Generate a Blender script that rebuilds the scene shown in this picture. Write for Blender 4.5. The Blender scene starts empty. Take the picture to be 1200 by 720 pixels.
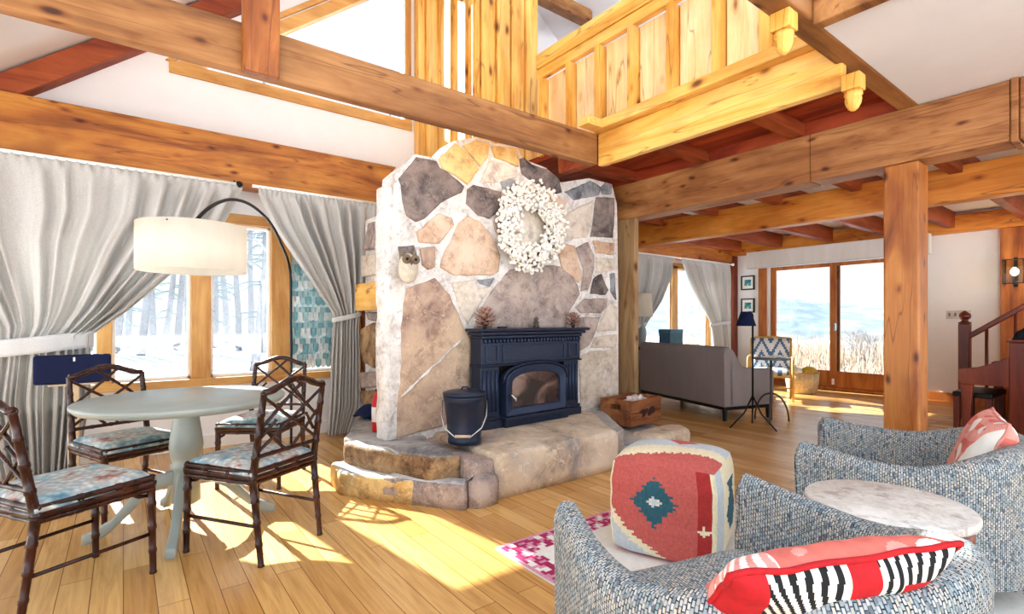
import bpy, bmesh, math, random
from mathutils import Vector, Matrix, noise
R = random.Random(7)
PI = math.pi
C = bpy.context.scene.collection

# ------------------------------------------------------------------ camera geometry helpers
CAMH = 1.2
FX, FY = 0.6046, 0.7965            # view direction on the floor plan
RX, RY = 0.7965, -0.6046           # direction to the right of the view
def ray(px):
    k = (px - 600) / 600.0
    return FX + k * RX, FY + k * RY
def on_y(px, py, Y):
    a, b = ray(px); d = Y / b
    return Vector((a * d, Y, CAMH - d * (py - 376) / 600.0))
def on_x(px, py, X):
    a, b = ray(px); d = X / a
    return Vector((X, b * d, CAMH - d * (py - 376) / 600.0))
def lin(r, g, b):
    def f(c):
        c /= 255.0
        return c / 12.92 if c <= 0.04045 else ((c + 0.055) / 1.055) ** 2.4
    return (f(r), f(g), f(b), 1)

# ------------------------------------------------------------------ mesh builder
class MB:
    def __init__(s):
        s.v = []; s.f = []; s.m = []; s.uv = {}
    def add(s, vs, fs, mat=0, uvs=None):
        b = len(s.v); s.v += [tuple(v) for v in vs]
        for i, f in enumerate(fs):
            if uvs: s.uv[len(s.f)] = [uvs[j] for j in f]
            s.f.append(tuple(b + j for j in f)); s.m.append(mat[i] if isinstance(mat, list) else mat)
        return s
    def box(s, x0, x1, y0, y1, z0, z1, mat=0, M=None):
        vs = [Vector((x, y, z)) for z in (z0, z1) for y in (y0, y1) for x in (x0, x1)]
        if M: vs = [M @ v for v in vs]
        return s.add(vs, [(0, 2, 3, 1), (4, 5, 7, 6), (0, 1, 5, 4), (2, 6, 7, 3), (0, 4, 6, 2), (1, 3, 7, 5)], mat)
    def beam(s, p0, p1, w, h, up=(0, 0, 1), mat=0):
        p0, p1 = Vector(p0), Vector(p1); d = (p1 - p0); L = d.length; d.normalize()
        sd = d.cross(Vector(up)).normalized(); u = sd.cross(d)
        M = Matrix((( d.x, sd.x, u.x, p0.x), (d.y, sd.y, u.y, p0.y), (d.z, sd.z, u.z, p0.z), (0, 0, 0, 1)))
        return s.box(0, L, -w / 2, w / 2, -h / 2, h / 2, mat, M)
    def tube(s, pts, r, n=8, mat=0, caps=True, closed=False):
        pts = [Vector(p) for p in pts]; N = len(pts)
        rs = r if isinstance(r, (list, tuple)) else [r] * N
        T = []
        for i in range(N):
            a = pts[i - 1] if (i > 0 or closed) else pts[0]
            b = pts[(i + 1) % N] if (i < N - 1 or closed) else pts[-1]
            T.append((b - a).normalized())
        up = Vector((0, 0, 1))
        if abs(T[0].dot(up)) > .9: up = Vector((1, 0, 0))
        u = T[0].cross(up).normalized(); vs = []
        for i in range(N):
            u = (u - T[i] * u.dot(T[i])).normalized(); w = T[i].cross(u)
            for k in range(n):
                a = 2 * PI * k / n
                vs.append(pts[i] + (u * math.cos(a) + w * math.sin(a)) * rs[i])
        fs = []
        for i in range(N if closed else N - 1):
            j = (i + 1) % N
            for k in range(n):
                q = (k + 1) % n
                fs.append((i * n + k, i * n + q, j * n + q, j * n + k))
        if caps and not closed:
            fs.append(tuple(range(n - 1, -1, -1))); fs.append(tuple((N - 1) * n + k for k in range(n)))
        return s.add(vs, fs, mat)
    def lathe(s, prof, c=(0, 0, 0), n=24, mat=0, M=None, sx=1, sy=1):
        vs = []; fs = []
        for r, z in prof:
            for k in range(n):
                a = 2 * PI * k / n
                v = Vector((r * math.cos(a) * sx, r * math.sin(a) * sy, z))
                v = (M @ v) if M else v
                vs.append(v + Vector(c))
        P = len(prof)
        for i in range(P - 1):
            for k in range(n):
                q = (k + 1) % n
                fs.append((i * n + k, i * n + q, (i + 1) * n + q, (i + 1) * n + k))
        fs.append(tuple(range(n - 1, -1, -1))); fs.append(tuple((P - 1) * n + k for k in range(n)))
        return s.add(vs, fs, mat)
    def sphere(s, c, r, n=10, m=7, mat=0, sc=(1, 1, 1), M=None):
        prof = [(max(1e-4, math.sin(PI * i / m)) * r, -math.cos(PI * i / m) * r) for i in range(m + 1)]
        S = Matrix.Diagonal((sc[0], sc[1], sc[2], 1))
        return s.lathe(prof, c, n, mat, (M @ S) if M else S)
    def prism(s, poly, f, d0, d1, mat=0):
        """poly of (a,b); f(a,b,depth)->Vector"""
        n = len(poly)
        vs = [f(a, b, d0) for a, b in poly] + [f(a, b, d1) for a, b in poly]
        fs = [tuple(range(n)), tuple(range(2 * n - 1, n - 1, -1))]
        for i in range(n):
            j = (i + 1) % n
            fs.append((i, n + i, n + j, j))
        return s.add(vs, fs, mat)
    def grid(s, fn, nu, nv, matf=None, mat=0, uvf=None, wrapu=False):
        vs = []; uvs = []
        for j in range(nv + 1):
            for i in range(nu + (0 if wrapu else 1)):
                vs.append(fn(i / nu, j / nv)); uvs.append(uvf(i / nu, j / nv) if uvf else (i / nu, j / nv))
        W = nu if wrapu else nu + 1
        fs = []; ms = []
        for j in range(nv):
            for i in range(nu):
                k = (i + 1) % W if wrapu else i + 1
                fs.append((j * W + i, j * W + k, (j + 1) * W + k, (j + 1) * W + i))
                ms.append(matf((i + .5) / nu, (j + .5) / nv) if matf else mat)
        return s.add(vs, fs, ms, uvs if uvf else None)
    def build(s, name, mats, parent=None, smooth=False, bevel=0, recalc=True, solid=0, sub=0, seg=2, ang=35):
        me = bpy.data.meshes.new(name); me.from_pydata(s.v, [], s.f)
        mats = mats if isinstance(mats, (list, tuple)) else [mats]
        for m in mats: me.materials.append(m)
        me.polygons.foreach_set('material_index', s.m)
        if s.uv:
            l = me.uv_layers.new(name='UVMap')
            for p in me.polygons:
                if p.index in s.uv:
                    for li, uv in zip(p.loop_indices, s.uv[p.index]): l.data[li].uv = uv
        if recalc:
            bm = bmesh.new(); bm.from_mesh(me)
            bmesh.ops.recalc_face_normals(bm, faces=bm.faces); bm.to_mesh(me); bm.free()
        if smooth: me.polygons.foreach_set('use_smooth', [True] * len(me.polygons))
        me.update()
        o = bpy.data.objects.new(name, me); C.objects.link(o)
        if parent: o.parent = parent
        if solid:
            md = o.modifiers.new('s', 'SOLIDIFY'); md.thickness = solid; md.offset = 0
        if bevel:
            md = o.modifiers.new('b', 'BEVEL'); md.width = bevel; md.segments = seg; md.limit_method = 'ANGLE'; md.angle_limit = math.radians(ang)
        if sub:
            md = o.modifiers.new('u', 'SUBSURF'); md.levels = sub; md.render_levels = sub
        if smooth is True and bevel == 0 and not sub:
            me.polygons.foreach_set('use_smooth', [True] * len(me.polygons))
        return o

def empty(name, loc=(0, 0, 0), rz=0):
    o = bpy.data.objects.new(name, None); C.objects.link(o)
    o.location = loc; o.rotation_euler = (0, 0, rz); o.empty_display_size = .1
    return o
def tag(o, label, cat, group=None, kind=None):
    o['label'] = label; o['category'] = cat
    if group: o['group'] = group
    if kind: o['kind'] = kind
    return o
def struct(o, label=None, cat=None, group=None):
    o['kind'] = 'structure'
    if label: o['label'] = label
    if cat: o['category'] = cat
    if group: o['group'] = group
    return o
def dup(root, loc, rz):
    r = root.copy(); C.objects.link(r); r.location = loc; r.rotation_euler = (0, 0, rz)
    for ch in [c for c in root.children]:
        c = ch.copy(); C.objects.link(c); c.parent = r
        for g in ch.children:
            d = g.copy(); C.objects.link(d); d.parent = c
    return r

# ------------------------------------------------------------------ materials
class NT:
    def __init__(s, name):
        s.mat = bpy.data.materials.new(name); s.mat.use_nodes = True
        s.t = s.mat.node_tree; s.t.nodes.clear()
        s.out = s.n('ShaderNodeOutputMaterial'); s.b = s.n('ShaderNodeBsdfPrincipled')
        s.l(s.b.outputs[0], s.out.inputs[0])
    def n(s, ty, **kw):
        nd = s.t.nodes.new(ty)
        for k, v in kw.items(): setattr(nd, k, v)
        return nd
    def l(s, a, b): s.t.links.new(a, b)
    def coord(s, kind='Object', scale=(1, 1, 1), rot=(0, 0, 0)):
        tc = s.n('ShaderNodeTexCoord'); mp = s.n('ShaderNodeMapping')
        mp.inputs['Scale'].default_value = scale; mp.inputs['Rotation'].default_value = rot
        s.l(tc.outputs[kind], mp.inputs[0]); return mp.outputs[0]
    def noise(s, vec, scale, detail=4, rough=.55, dist=0):
        nd = s.n('ShaderNodeTexNoise'); nd.inputs['Scale'].default_value = scale
        nd.inputs['Detail'].default_value = detail; nd.inputs['Roughness'].default_value = rough
        nd.inputs['Distortion'].default_value = dist
        if vec is not None: s.l(vec, nd.inputs['Vector'])
        return nd
    def ramp(s, fac, stops, interp='LINEAR'):
        nd = s.n('ShaderNodeValToRGB'); cr = nd.color_ramp; cr.interpolation = interp
        while len(cr.elements) < len(stops): cr.elements.new(.5)
        for e, (p, c) in zip(cr.elements, stops):
            e.position = p; e.color = c if len(c) == 4 else (*c, 1)
        s.l(fac, nd.inputs[0]); return nd.outputs[0]
    def mix(s, fac, a, b, blend='MIX'):
        nd = s.n('ShaderNodeMix', data_type='RGBA', blend_type=blend)
        if isinstance(fac, (int, float)): nd.inputs[0].default_value = fac
        else: s.l(fac, nd.inputs[0])
        for i, x in ((6, a), (7, b)):
            if isinstance(x, tuple): nd.inputs[i].default_value = x
            else: s.l(x, nd.inputs[i])
        return nd.outputs[2]
    def math(s, op, a, b=None):
        nd = s.n('ShaderNodeMath', operation=op)
        for i, x in ((0, a), (1, b)):
            if x is None: continue
            if isinstance(x, (int, float)): nd.inputs[i].default_value = x
            else: s.l(x, nd.inputs[i])
        return nd.outputs[0]
    def bump(s, h, strength=.3, dist=.01):
        nd = s.n('ShaderNodeBump'); nd.inputs['Strength'].default_value = strength; nd.inputs['Distance'].default_value = dist
        s.l(h, nd.inputs['Height']); s.l(nd.outputs[0], s.b.inputs['Normal'])
    def set(s, col=None, rough=.5, metal=0, spec=.5):
        if col is not None:
            if isinstance(col, tuple): s.b.inputs['Base Color'].default_value = col
            else: s.l(col, s.b.inputs['Base Color'])
        s.b.inputs['Roughness'].default_value = rough; s.b.inputs['Metallic'].default_value = metal
        s.b.inputs['Specular IOR Level'].default_value = spec
        return s

def plain(name, rgb, rough=.6, metal=0, var=.08, scale=12, spec=.4):
    t = NT(name); c = lin(*rgb)
    nz = t.noise(t.coord(), scale, 3)
    d = tuple(x * (1 - var * 2) for x in c[:3]) + (1,); u = tuple(min(1, x * (1 + var)) for x in c[:3]) + (1,)
    t.set(t.ramp(nz.outputs['Fac'], [(.3, d), (.7, u)]), rough, metal, spec); return t.mat

def wood(name, light, mid, dark, axis='X', rough=.5, knots=True, grain=1.0, patch=.5, ks=1.5):
    t = NT(name)
    def sc(al, ac): return {'X': (al, ac, ac), 'Y': (ac, al, ac), 'Z': (ac, ac, al)}[axis]
    v1 = t.coord('Object', sc(.5 * grain, 3.4 * grain)); v2 = t.coord('Object', sc(2.2 * grain, 55 * grain)); v3 = t.coord('Object', sc(1.0, 2.2))
    n1 = t.noise(v1, 1.6, 6, .62, 1.0); n2 = t.noise(v2, 1.5, 3, .6); n3 = t.noise(v3, 1.5, 3)
    col = t.ramp(n1.outputs['Fac'], [(.28, lin(*dark)), (.44, lin(*mid)), (.64, lin(*light))])
    fine = t.ramp(n2.outputs['Fac'], [(.35, (.76, .7, .64, 1)), (.6, (1, 1, 1, 1))])
    col = t.mix(.4, col, fine, 'MULTIPLY')
    pt = t.ramp(n3.outputs['Fac'], [(.36, (.55, .42, .32, 1)), (.55, (1, 1, 1, 1))])
    col = t.mix(patch, col, pt, 'MULTIPLY')
    if knots:
        ck = t.noise(t.coord('Object', sc(.35, 5)), 1.3, 2, .5, .3)
        col = t.mix(.7, col, t.ramp(ck.outputs['Fac'], [(.492, (1, 1, 1, 1)), (.5, (.3, .2, .14, 1)), (.508, (1, 1, 1, 1))]), 'MULTIPLY')
        vv = t.coord('Object', sc(2.1, 4.4)); wv = t.noise(vv, 2.2, 2)
        mv = t.mix(.12, vv, wv.outputs['Color'])
        vo = t.n('ShaderNodeTexVoronoi'); vo.inputs['Scale'].default_value = ks; t.l(mv, vo.inputs['Vector'])
        k = t.ramp(vo.outputs['Distance'], [(.06, (.07, .022, .01, 1)), (.10, (.32, .18, .11, 1)), (.15, (.75, .62, .5, 1)), (.24, (1, 1, 1, 1))])
        col = t.mix(.9, col, k, 'MULTIPLY')
    t.set(col, rough, 0, .4); t.bump(n2.outputs['Fac'], .25, .004); return t.mat

def stone(name, c1, c2, c3, scale=4, rough=.8):
    t = NT(name); v = t.coord()
    a = t.noise(v, scale, 6, .62, .8); b = t.noise(v, scale * 6, 5, .7); c = t.noise(v, scale * .6, 2, .5, .5)
    col = t.ramp(a.outputs['Fac'], [(.32, lin(*c3)), (.48, lin(*c1)), (.64, lin(*c2))])
    sp = t.ramp(b.outputs['Fac'], [(.35, (.55, .52, .5, 1)), (.6, (1, 1, 1, 1))])
    col = t.mix(.5, col, sp, 'MULTIPLY')
    al = t.ramp(c.outputs['Fac'], [(.5, (0, 0, 0, 1)), (.68, (1, 1, 1, 1))])
    col = t.mix(al, col, lin(*c2))
    dk = t.noise(v, scale * 2.2, 5, .7, .4)
    col = t.mix(.75, col, t.ramp(dk.outputs['Fac'], [(.34, (.5, .46, .46, 1)), (.48, (1, 1, 1, 1))]), 'MULTIPLY')
    wv = t.noise(v, scale * 1.5, 4, .6, 1.5)
    col = t.mix(.6, col, t.mix(t.ramp(wv.outputs['Fac'], [(.485, (0, 0, 0, 1)), (.5, (1, 1, 1, 1)), (.515, (0, 0, 0, 1))]), (0, 0, 0, 1), lin(*[min(255, q + 30) for q in c2])), 'LIGHTEN')
    t.set(col, rough, 0, .3); t.bump(b.outputs['Fac'], .5, .012); return t.mat

def fabric(name, rgb, var=.12, rough=.9, scale=220, trans=0):
    t = NT(name); c = lin(*rgb)
    nz = t.noise(t.coord(), scale, 2); n2 = t.noise(t.coord('Object', (1, 1, .25)), 9, 3)
    d = tuple(x * (1 - var * 1.6) for x in c[:3]) + (1,); u = tuple(min(1, x * (1 + var)) for x in c[:3]) + (1,)
    col = t.ramp(nz.outputs['Fac'], [(.3, d), (.7, u)])
    col = t.mix(.35, col, t.ramp(n2.outputs['Fac'], [(.3, (.75, .73, .7, 1)), (.7, (1, 1, 1, 1))]), 'MULTIPLY')
    t.set(col, rough, 0, .1); t.bump(nz.outputs['Fac'], .2, .002)
    if trans:
        tr = t.n('ShaderNodeBsdfTranslucent'); t.l(col, tr.inputs[0]); mx = t.n('ShaderNodeMixShader'); mx.inputs[0].default_value = trans
        t.l(t.b.outputs[0], mx.inputs[1]); t.l(tr.outputs[0], mx.inputs[2]); t.l(mx.outputs[0], t.out.inputs[0])
    return t.mat

def glass_mat(name, tint=(1, 1, 1, 1), refl=.07, haze=0):
    t = NT(name); tr = t.n('ShaderNodeBsdfTransparent'); tr.inputs[0].default_value = tint
    gl = t.n('ShaderNodeBsdfGlossy'); gl.inputs['Roughness'].default_value = .02
    mx = t.n('ShaderNodeMixShader'); mx.inputs[0].default_value = refl
    t.l(tr.outputs[0], mx.inputs[1]); t.l(gl.outputs[0], mx.inputs[2]); t.l(mx.outputs[0], t.out.inputs[0]); return t.mat

def floor_mat():
    t = NT('oak_floor'); v = t.coord('Object', (1, 1, 1), (0, 0, PI / 2))
    br = t.n('ShaderNodeTexBrick'); t.l(v, br.inputs['Vector'])
    br.inputs['Scale'].default_value = 1; br.inputs['Brick Width'].default_value = 1.3; br.inputs['Row Height'].default_value = .115
    br.inputs['Mortar Size'].default_value = .0018; br.inputs['Color1'].default_value = (0, 0, 0, 1); br.inputs['Color2'].default_value = (1, 1, 1, 1)
    br.inputs['Mortar'].default_value = (.5, .5, .5, 1); br.offset = .37; br.inputs['Bias'].default_value = 0
    g = t.noise(t.coord('Object', (9, .7, 1)), 2.2, 6, .62, 1.0); g2 = t.noise(t.coord('Object', (60, 2, 1)), 1.5, 3)
    base = t.ramp(br.outputs['Color'], [(0, lin(200, 148, 82)), (.5, lin(216, 166, 96)), (1, lin(232, 186, 118))])
    gr = t.ramp(g.outputs['Fac'], [(.33, (.62, .52, .42, 1)), (.55, (1, 1, 1, 1))])
    col = t.mix(.6, base, gr, 'MULTIPLY')
    col = t.mix(.35, col, t.ramp(g2.outputs['Fac'], [(.35, (.7, .62, .55, 1)), (.6, (1, 1, 1, 1))]), 'MULTIPLY')
    col = t.mix(br.outputs['Fac'], col, lin(120, 76, 36))
    t.set(col, .27, 0, .5); t.bump(br.outputs['Fac'], -.15, .003); return t.mat

def tweed_mat():
    t = NT('woven_tweed')
    uv = t.coord('UV'); wp = t.noise(uv, 55, 2); uw = t.mix(.0035, uv, wp.outputs['Color'], 'ADD'); br = t.n('ShaderNodeTexBrick'); t.l(uw, br.inputs['Vector'])
    br.inputs['Scale'].default_value = 1; br.inputs['Brick Width'].default_value = .015; br.inputs['Row Height'].default_value = .0092
    br.inputs['Mortar Size'].default_value = .0019; br.inputs['Mortar Smooth'].default_value = .5
    br.inputs['Color1'].default_value = (0, 0, 0, 1); br.inputs['Color2'].default_value = (1, 1, 1, 1); br.inputs['Mortar'].default_value = (.5, .5, .5, 1)
    col = t.ramp(br.outputs['Color'], [(0, lin(96, 104, 116)), (.16, lin(166, 176, 180)), (.4, lin(216, 214, 210)), (.6, lin(146, 168, 176)), (.8, lin(204, 194, 178)), (1, lin(222, 222, 220))])
    nz = t.noise(uv, 9, 3); col = t.mix(.5, col, t.ramp(nz.outputs['Fac'], [(.4, lin(200, 214, 220)), (.6, lin(240, 232, 214))]), 'MULTIPLY')
    n3 = t.noise(uv, 75, 2)
    dk = t.ramp(n3.outputs['Fac'], [(.40, lin(34, 44, 62)), (.52, lin(84, 94, 110)), (.62, lin(150, 156, 164))])
    col = t.mix(br.outputs['Fac'], col, dk)
    t.set(col, .95, 0, .1)
    inv = t.math('SUBTRACT', 1.0, br.outputs['Fac']); t.bump(inv, .6, .003); return t.mat

def seat_fabric():
    t = NT('floral_seat'); v = t.coord()
    vo = t.n('ShaderNodeTexVoronoi'); vo.inputs['Scale'].default_value = 34; t.l(v, vo.inputs['Vector'])
    nz = t.noise(v, 7, 3, .5, .6)
    big = t.ramp(nz.outputs['Fac'], [(.32, lin(110, 160, 180)), (.44, lin(186, 212, 220)), (.54, lin(228, 230, 226)), (.62, lin(216, 208, 200)), (.665, lin(196, 120, 100)), (.72, lin(150, 180, 192))])
    sp = t.ramp(vo.outputs['Distance'], [(.18, lin(238, 238, 232)), (.42, lin(170, 184, 194)), (.62, lin(90, 106, 124))])
    t.set(t.mix(.5, big, sp, 'MULTIPLY'), .9, 0, .1); t.bump(vo.outputs['Distance'], .3, .004)
    return t.mat

M_ = {}
M_['floor'] = floor_mat()
M_['white'] = plain('white_paint', (237, 238, 241), .8, 0, .015, 3)
M_['ceil'] = plain('white_ceiling', (228, 231, 238), .85, 0, .015, 3)
M_['tie'] = wood('brown_timber_x', (176, 126, 76), (146, 98, 54), (92, 56, 30), 'X', .6, True, 1, .7, 1.9)
M_['girder'] = wood('brown_timber_y', (190, 138, 88), (162, 108, 60), (104, 62, 32), 'Y', .55, True, 1, .7, 2.2)
M_['plate'] = wood('orange_timber_x', (206, 144, 62), (176, 108, 40), (118, 58, 20), 'X', .5, True, 1, .7, 2.0)
M_['post'] = wood('orange_timber_z', (196, 130, 64), (166, 96, 40), (108, 54, 22), 'Z', .4, True, 1, .75, 2.0)
M_['palepost'] = wood('pale_timber_z', (190, 160, 118), (166, 134, 94), (122, 92, 60), 'Z', .7)
M_['yellowY'] = wood('honey_pine_y', (246, 204, 122), (238, 184, 88), (206, 136, 48), 'Y', .45)
M_['honeyY'] = wood('amber_pine_y', (226, 152, 66), (206, 122, 40), (150, 76, 20), 'Y', .45)
M_['honeyX'] = wood('amber_pine_x', (206, 134, 62), (172, 94, 36), (112, 52, 18), 'X', .45)
M_['pineZ'] = wood('honey_pine_z', (244, 198, 112), (232, 172, 76), (196, 122, 40), 'Z', .45)
M_['panelZ'] = wood('pale_pine_z', (250, 222, 178), (246, 206, 146), (228, 174, 106), 'Z', .4)
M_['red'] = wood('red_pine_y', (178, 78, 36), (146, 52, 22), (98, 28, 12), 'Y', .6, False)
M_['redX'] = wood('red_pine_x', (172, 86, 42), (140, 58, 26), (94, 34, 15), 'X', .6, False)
M_['frameZ'] = wood('window_wood_z', (222, 176, 108), (204, 150, 80), (164, 108, 48), 'Z', .45, False)
M_['frameX'] = wood('window_wood_x', (222, 176, 108), (204, 150, 80), (164, 108, 48), 'X', .45, False)
M_['doorwood'] = wood('door_wood', (204, 132, 66), (182, 104, 44), (132, 68, 26), 'Z', .4, False)
M_['redZ'] = wood('red_post_z', (140, 62, 34), (112, 42, 20), (72, 24, 11), 'Z', .4, False)
M_['mahog'] = wood('mahogany', (138, 58, 32), (110, 40, 20), (70, 22, 12), 'Z', .3, False)
M_['darkchair'] = wood('dark_bamboo', (66, 28, 20), (42, 16, 11), (20, 8, 7), 'Z', .25, False, 2)
M_['linen'] = fabric('grey_linen', (207, 207, 206), .10, .95, 160, .2)
M_['linenband'] = fabric('grey_linen_band', (208, 211, 213), .08)
M_['glass'] = glass_mat('window_glass', (.76, .79, .8, 1))
M_['greypaint'] = plain('grey_green_paint', (158, 168, 164), .35, 0, .06, 6)
M_['seat'] = seat_fabric()
M_['tweed'] = tweed_mat()
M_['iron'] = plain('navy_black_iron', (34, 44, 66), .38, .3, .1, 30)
M_['ironlit'] = plain('navy_iron_lit', (44, 58, 86), .35, .3, .1, 30)  # lighter copy of the stove iron; light on raised parts put into the colour
M_['black'] = plain('black_metal', (26, 27, 30), .4, .4, .1, 30)
M_['steel'] = plain('steel', (200, 200, 200), .25, .9, .05, 30)
M_['shade'] = fabric('white_lamp_shade', (252, 248, 236), .01, .9, 200, .55)
M_['snow'] = plain('snow', (236, 240, 246), .9, 0, .03, .4)
M_['bark'] = plain('birch_bark', (150, 150, 156), .9, 0, .15, 8)
M_['needles'] = plain('frosted_needles', (140, 156, 160), .9)
M_['sofa'] = fabric('grey_sofa_cloth', (150, 142, 142), .06, .85, 300)
M_['navy'] = fabric('navy_cloth', (28, 36, 70), .1, .8, 300)
M_['wht'] = plain('white_plastic', (240, 240, 238), .4, 0, .01)
M_['mortar'] = stone('pale_mortar', (228, 224, 220), (240, 238, 236), (206, 200, 195), 6)
ST = [stone('dark_slate', (104, 96, 96), (150, 136, 130), (72, 66, 70), 5),            # 0
      stone('yellow_sandstone', (222, 184, 116), (236, 208, 150), (186, 146, 82), 3),   # 1
      stone('orange_tan_stone', (212, 180, 154), (226, 202, 180), (184, 144, 116), 4),   # 2
      stone('mauve_stone', (184, 156, 140), (212, 186, 158), (138, 112, 106), 2.4),        # 3
      stone('grey_pink_stone', (164, 148, 142), (192, 176, 166), (118, 114, 118), 4),   # 4
      stone('pale_beige_stone', (218, 206, 190), (232, 222, 210), (196, 178, 158), 3),  # 5
      stone('blue_grey_stone', (128, 134, 142), (166, 170, 176), (98, 104, 114), 5),    # 6
      stone('brown_rock', (132, 104, 76), (176, 146, 108), (80, 60, 44), 7)]            # 7

# ------------------------------------------------------------------ setting: floor, walls, roof
WY = 5.6; BX = 9.75
def sbox(name, mat, *a, label=None, cat=None, bevel=0, group=None):
    return struct(MB().box(*a).build(name, mat, bevel=bevel), label, cat, group)
sbox('floor', M_['floor'], -3, BX + .15, -3.5, WY + .15, -.12, 0)
# gable wall with window openings
def wall_strip(mb, x0, x1, z0, z1): mb.box(x0, x1, WY, WY + .15, z0, z1)
w = MB()
W1 = (-1.35, 2.12, .64, 2.2)       # dining window opening
W2 = (6.9, 9.4, .6, 2.2)           # sitting room window opening
wall_strip(w, -3, W1[0], 0, 3.5); wall_strip(w, W1[0], W1[1], 0, W1[2]); wall_strip(w, W1[0], W1[1], W1[3], 3.46)
wall_strip(w, W1[1], W2[0], 0, 3.46); wall_strip(w, W2[0], W2[1], 0, W2[2]); wall_strip(w, W2[0], W2[1], W2[3], 3.46); wall_strip(w, W2[1], BX + .15, 0, 3.46)
fy = lambda a, b, d: Vector((a, d, b))
w.prism([(-3, 3.46), (.33, 3.46), (.45, 3.56), (2.68, 5.31), (2.68, 6.2), (1.0, 4.9), (-3, 1.7)], fy, WY, WY + .15)
w.prism([(2.68, 3.46), (9.9, 3.46), (7.2, 3.68), (3.5, 6.62), (2.68, 6.2)], fy, WY, WY + .15)
struct(w.build('wall_north', M_['white']))
b = MB()
DY0, DY1, DZ = 2.45, 4.98, 2.3
b.box(BX, BX + .15, DY1, WY + .1, 0, 2.8); b.box(BX, BX + .15, -3.5, DY0, 0, 2.8); b.box(BX, BX + .15, DY0, DY1, DZ, 2.8)
struct(b.build('wall_east', M_['white']))
# roof slopes (z = 3.70 + .8 X, ridge at X = 3.5)
r = MB()
r.prism([(-2.2, 1.94), (3.5, 6.5), (3.5, 6.7), (-2.2, 2.14)], fy, .9, WY + .1)
struct(r.build('ceiling_west_slope', M_['ceil']))
r = MB(); r.prism([(3.5, 6.5), (8.5, 2.85), (8.5, 3.05), (3.5, 6.7)], fy, -.5, WY + .1)
struct(r.build('ceiling_east_slope', M_['ceil']))
sbox('ceiling_sitting_room', M_['ceil'], 4.62, BX + .15, -2.5, WY + .1, 2.78, 2.9)
sbox('ceiling_near_bay', M_['ceil'], 2.78, 4.55, -2.2, 1.12, 2.695, 2.78)
# gable rafter under the roof edge
g = MB(); g.prism([(-2.0, 2.08), (3.4, 6.4), (3.4, 6.18), (-2.0, 1.86)], fy, WY - .16, WY)
struct(g.build('gable_rafter', M_['redX'], bevel=.006), 'dark red-brown rafter along the sloping top of the gable wall', 'beam')
# timber frame
def timber(name, mat, a, label, bevel=.012):
    return struct(MB().box(*a).build(name, mat, bevel=bevel), label, 'beam')
timber('wall_plate_beam', M_['plate'], (-2.4, 2.46, 5.4, WY, 2.47, 2.94), 'wide orange-brown timber running above the dining curtains')
timber('tie_beam', M_['tie'], (-2.4, 3.3, 3.11, 3.2, 2.566, 2.83), 'long brown tie beam crossing high in front of the chimney')
timber('hanger_post', M_['post'], (.51, .694, 3.04, 3.11, 2.545, 4.1), 'short reddish hanger post clasped to the front of the tie beam')
gm = MB().box(4.37, 4.6, 1.82, 3.95, 2.31, 2.69).box(4.364, 4.6, .66, 1.817, 2.312, 2.69).box(4.355, 4.6, .62, .657, 2.30, 2.70).box(4.366, 4.6, -3, .617, 2.312, 2.69)
struct(gm.build('girder_beam', M_['girder'], bevel=.008), 'heavy knotty girder carried by the square post', 'beam')
sbox('trim_4', M_['red'], 4.40, 4.55, 1.25, 4.2, 2.69, 2.80)
timber('collar_tie', M_['tie'], (3.66, 5.05, 4.85, 5.0, 5.22, 5.4), 'brown collar tie high under the far roof slope')
timber('timber_post', M_['post'], (4.37, 4.58, 1.115, 1.325, 0, 2.31), 'square orange-brown timber post under the heavy girder')
timber('timber_post', M_['palepost'], (4.37, 4.44, 3.58, 3.84, 0, 2.31), 'weathered pale timber post beside the stone chimney')
timber('girder_beam', M_['honeyY'], (6.08, 6.26, -3, 5.5, 2.3, 2.62), 'amber second girder beyond the square post')
timber('girder_beam', M_['honeyY'], (9.6, BX, -3, WY, 2.48, 2.74), 'red-brown timber along the top of the sliding door wall')
timber('wall_plate_beam', M_['honeyX'], (4.6, BX, 5.44, WY, 2.3, 2.6), 'timber along the top of the sitting room curtain wall')
timber('corner_post', M_['redZ'], (9.6, BX, 5.4, WY, 0, 2.48), 'dark corner post beside the two small pictures')
timber('wall_post', M_['doorwood'], (9.66, BX, 1.2, 1.56, 0, 2.48), 'flat wooden wall post carrying the lit sconce')
for k, yy in enumerate([5.3, 4.52, 3.68, 2.88, 2.08, 1.28, .48, -.4]):
    o = timber('ceiling_joist', M_['redX'], (4.6, 9.62, yy - .05, yy + .05, 2.55, 2.79), 'red-brown joist under the white sitting room ceiling', .006)
    o['group'] = 'sitting room ceiling joists'
# loft
lf = MB(); nb = 9
for i in range(nb):
    x0 = 3.34 + i * 1.28 / nb; lf.box(x0, x0 + 1.28 / nb - .004, 1.25, WY, 2.80, 2.86)
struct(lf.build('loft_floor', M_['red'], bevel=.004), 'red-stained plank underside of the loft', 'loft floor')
for yy in (1.93, 2.78, 3.63):
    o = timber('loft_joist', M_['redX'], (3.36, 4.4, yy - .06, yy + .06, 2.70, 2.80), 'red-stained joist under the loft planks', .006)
    o['group'] = 'loft joists'
timber('loft_edge_beam', M_['yellowY'], (3.3, 3.37, 1.2, 3.11, 2.55, 2.83), 'honey pine beam along the loft edge below the balustrade')
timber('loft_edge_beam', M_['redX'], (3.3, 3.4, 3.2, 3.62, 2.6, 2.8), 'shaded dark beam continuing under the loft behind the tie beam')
timber('loft_end_beam', M_['tie'], (1.2, 4.6, 1.12, 1.24, 2.69, 2.86), 'brown beam closing the loft end above the girder')
timber('near_bay_joist', M_['tie'], (2.71, 2.79, -2.2, 1.12, 2.66, 2.8), 'brown joist edging the flat white ceiling')
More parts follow.
